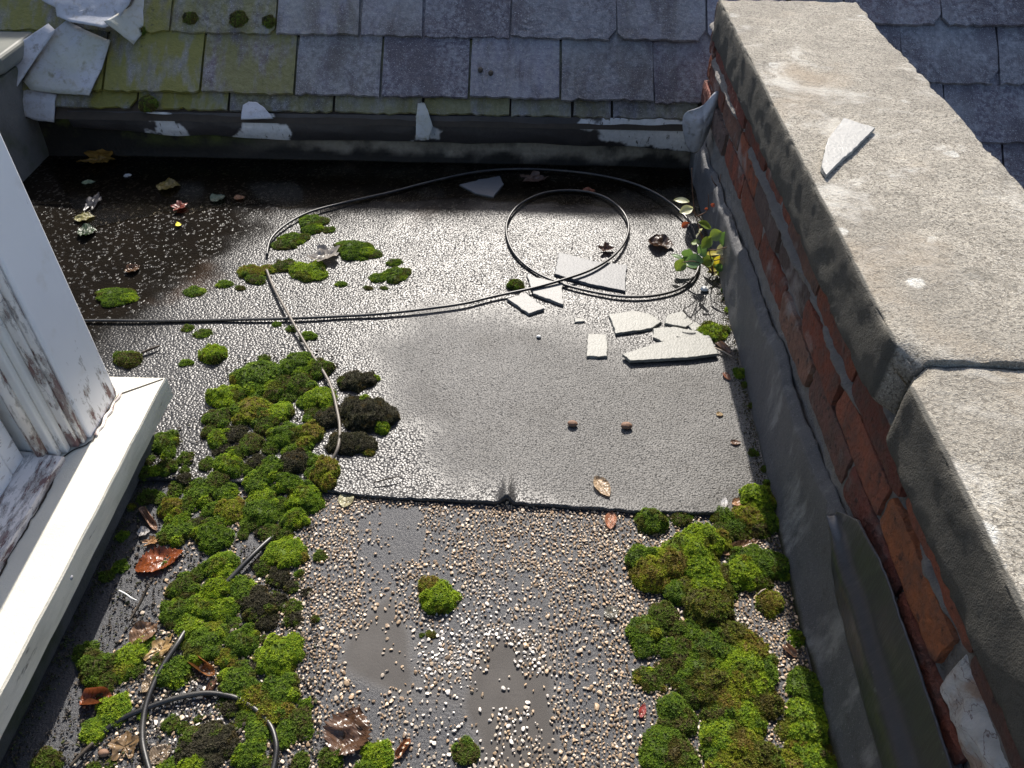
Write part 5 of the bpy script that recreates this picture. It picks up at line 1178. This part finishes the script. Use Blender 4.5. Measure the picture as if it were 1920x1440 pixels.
for lab, cp_, rad, m in [('white curved stick in the sill shadow', [(223, 1107, .004), (236, 1114, .005), (246, 1121, .005), (257, 1126, .004)], .0014, 'white'),
                    ('dark twig leaning from the moss toward the sill shadow', [(278, 1098, .018), (268, 1120, .010), (256, 1142, .005), (242, 1165, .002)], .0024, 'dark'),
                    ('dark twig at the bottom left under the lime cushion', [(175, 1393, .004), (155, 1412, .004), (130, 1438, .003)], .003, 'dark'),
                    ('thin twig across the left side of the dry felt edge', [(700, 905, .001), (730, 897, .004), (752, 893, .002)], .0012, 'dark'),
                    ('short twig left of the window post cushion', [(265, 662, .002), (283, 654, .004), (300, 648, .003)], .003, 'dark'),
                    ('tiny upright stalk inside the small cable loop', [(1071, 470, 0), (1073, 458, .012), (1074, 450, .02)], .0009, 'dark'),
                    ('pale straw on the right moss bed', [(1421, 1115, .006), (1428, 1108, .01), (1436, 1104, .006)], .0013, 'twig'),
                    ('brown stick under the long slate by the wall', [(1340, 652, .004), (1358, 660, .004), (1372, 668, .003)], .0022, 'twig')]:
    o = tube('twig', cp(cp_), [rad, rad*1.1, rad*.6], MAT[m], None, 7, 5); tag(o, lab, 'twig', 'twigs on the roof')

# ------------------------------------------------------------------ seedling at the foot of the parapet
pl = empty('seedling', hz(1338, 512, FZ)); base = np.array(pl.location)
tag(pl, 'leggy seedling with sunlit oval leaves growing at the foot of the parapet', 'plant')
def at_y(px, py, dy=0.0): return hy(px, py, base[1]+dy)-base
stems = [[(1338, 514, 0), (1334, 490, -.01), (1331, 470, -.02), (1345, 468, -.03), (1364, 463, -.04)], [(1336, 513, 0), (1322, 498, -.02), (1300, 490, -.05), (1280, 492, -.07)], [(1337, 512, 0), (1322, 470, .02), (1312, 430, .03), (1303, 400, .04), (1298, 350, .06), (1297, 315, .08)],
         [(1310, 405, .03), (1327, 393, .02), (1328, 365, .02)], [(1322, 455, .01), (1316, 440, 0), (1309, 436, -.01)], [(1334, 490, 0), (1350, 486, -.02), (1368, 480, -.03)], [(1318, 415, .03), (1300, 398, .02), (1282, 392, .01)], [(1303, 400, .04), (1292, 382, .03), (1279, 376, .02)]]
for s_ in stems:
    tube('stem', [at_y(*q) for q in s_], [.0016, .0009], MAT['stem'], pl, 6, 5)
GL = [(.10, .19, .06), (.17, .24, .05), (.36, .31, .03), (.26, .06, .03), (.55, .55, .36)]
lv = [(1278, 376, 20, 8, 0, 4), (1287, 394, 18, 11, 15, 4), (1285, 422, 24, 13, 50, 3), (1309, 436, 13, 15, 80, 4), (1322, 422, 22, 10, -30, 1), (1342, 441, 17, 14, 40, 1), (1362, 448, 20, 18, 60, 0), (1355, 468, 19, 12, 25, 4), (1370, 484, 28, 22, -10, 1), (1382, 457, 24, 12, 5, 0), (1347, 488, 14, 22, 80, 2), (1334, 476, 26, 9, 30, 2), (1325, 455, 20, 12, 40, 1),
      (1302, 490, 24, 16, 20, 0), (1288, 489, 16, 13, 0, 0), (1275, 497, 18, 14, 60, 1), (1299, 508, 20, 16, 45, 1), (1269, 481, 16, 7, -5, 0), (1288, 474, 13, 14, 70, 0), (1326, 490, 18, 14, 10, 1), (1337, 502, 16, 10, 0, 2), (1318, 470, 16, 14, 60, 0), (1337, 385, 10, 10, 60, 3), (1324, 392, 8, 6, 10, 3), (1337, 512, 20, 9, 5, 2), (1304, 455, 12, 9, 20, 1), (1348, 502, 14, 9, -20, 0)]
for i, (x, y, L_, W_, an, ci) in enumerate(lv):
    r_ = np.random.default_rng(i+90); dy = -.05+.07*r_.random(); c = at_y(x, y, dy); sc2 = 1/ppm(c+base); nu, nv = 9, 5; V = []; Fc = []
    a = R(an); X_ = np.array([math.cos(a), .35*r_.normal(), math.sin(a)]); X_ /= np.linalg.norm(X_)
    up_ = np.array([.2*r_.normal(), -.45+.25*r_.normal(), .85]); Y_ = np.cross(up_, X_); Y_ /= np.linalg.norm(Y_); Z_ = np.cross(X_, Y_)
    for iu in range(nu):
        u = iu/(nu-1)-.5; w = math.sin((u+.5)*math.pi*.96+.06)**.8
        for jv in range(nv):
            v = jv/(nv-1)-.5; V.append(c + X_*u*L_*sc2*(1.45 if ci != 3 else .8) + Y_*v*w*W_*sc2*(1.8 if ci != 3 else 1.0) + Z_*(v*v*W_*.8*sc2 - u*u*L_*.35*sc2))
    Fc = [(p*nv+q, p*nv+q+1, (p+1)*nv+q+1, (p+1)*nv+q) for p in range(nu-1) for q in range(nv-1)]
    mesh('leaf', V, Fc, MAT['green'], pl, [np.array(GL[ci])*r_.uniform(.8, 1.15)]*len(V), True)
# dry red stalk of another weed rooted in the wall above
wd = empty('dead_weed', (XW-.01, 2.0, .2)); tag(wd, 'thin dry red stalked weed growing from the upstand behind the seedling', 'plant'); wb = np.array(wd.location)
for s_ in [[(1352, 372, .0), (1346, 352, -.01), (1338, 342, -.02), (1334, 330, -.02)], [(1346, 352, -.01), (1350, 338, -.01), (1352, 326, 0)], [(1343, 360, -.01), (1334, 362, -.02)], [(1345, 350, -.01), (1349, 364, -.02)]]:
    tube('stem', [hy(a_, b_, 1.98+c_)-wb for a_, b_, c_ in s_], [.0016, .0010], MAT['stem'], wd, 6, 4)

# screw in the sill front, two droppings on a slate
g = hx(133, 1083, -.7055); V = ICO2[0]*np.array([.003, .0045, .0045]); o = mesh('screw', V, ICO2[1], MAT['nail'], win, None, True); o.location = g-np.array(win.location)
for px, py, lb in [(901, 131, 'dark snail shell on a slate, left of two'), (920, 137, 'dark snail shell on a slate, right of two')]:
    c = hr(px, py, .022); V = ICO2[0]*np.array([.008, .011, .008])*(1+.2*(fbm(ICO2[0]+px, 1.5, 2)-.5))[:, None]; o = mesh('snail_shell', V, ICO2[1], MAT['dark'], None, None, True); o.location = c
    tag(o, lb, 'snail', 'two snails on a slate')
for px, py, r, lb in [(357, 35, 13, 'round dark moss lump on the upper mossy slates'), (448, 38, 15, 'dark moss lump at the joint of the upper slates'), (278, 195, 16, 'dark moss lump on the lowest mossy slates'), (505, 42, 12, 'moss lump between a mossy and a clean slate'), (265, 58, 9, 'small moss lump beside the folded lead edge')]:
    c = hr(px, py, .020); rm = r/ppm(c); Vd, Fd, Cd = moss_data([(0, 0, rm, rm*.5, 'd'), (rm*.6, 0, rm*.6, rm*.4, 'd'), (-rm*.5, rm*.2, rm*.6, rm*.4, 'w')], int(px)); o = mesh('moss_lump', Vd, Fd, MAT['moss'], None, Cd); o.location = c
    o.rotation_euler = (RS, 0, 0); tag(o, lb, 'moss', 'moss lumps on the slates')
for ob in win.children:
    if ob.name.startswith('screw'): pass
# parts were modelled in place: undo the offset of their parents
bpy.context.view_layer.update()
for e in (roof, lw, par, bw, win):
    for ch in e.children:
        if ch.name.startswith('screw'): continue
        ch.matrix_parent_inverse = Matrix.Translation(-Vector(e.location))
sash.matrix_parent_inverse = Matrix.Translation(-Vector(win.location))
for ch in sash.children: ch.matrix_parent_inverse = Matrix.Translation(-Vector(sash.location))
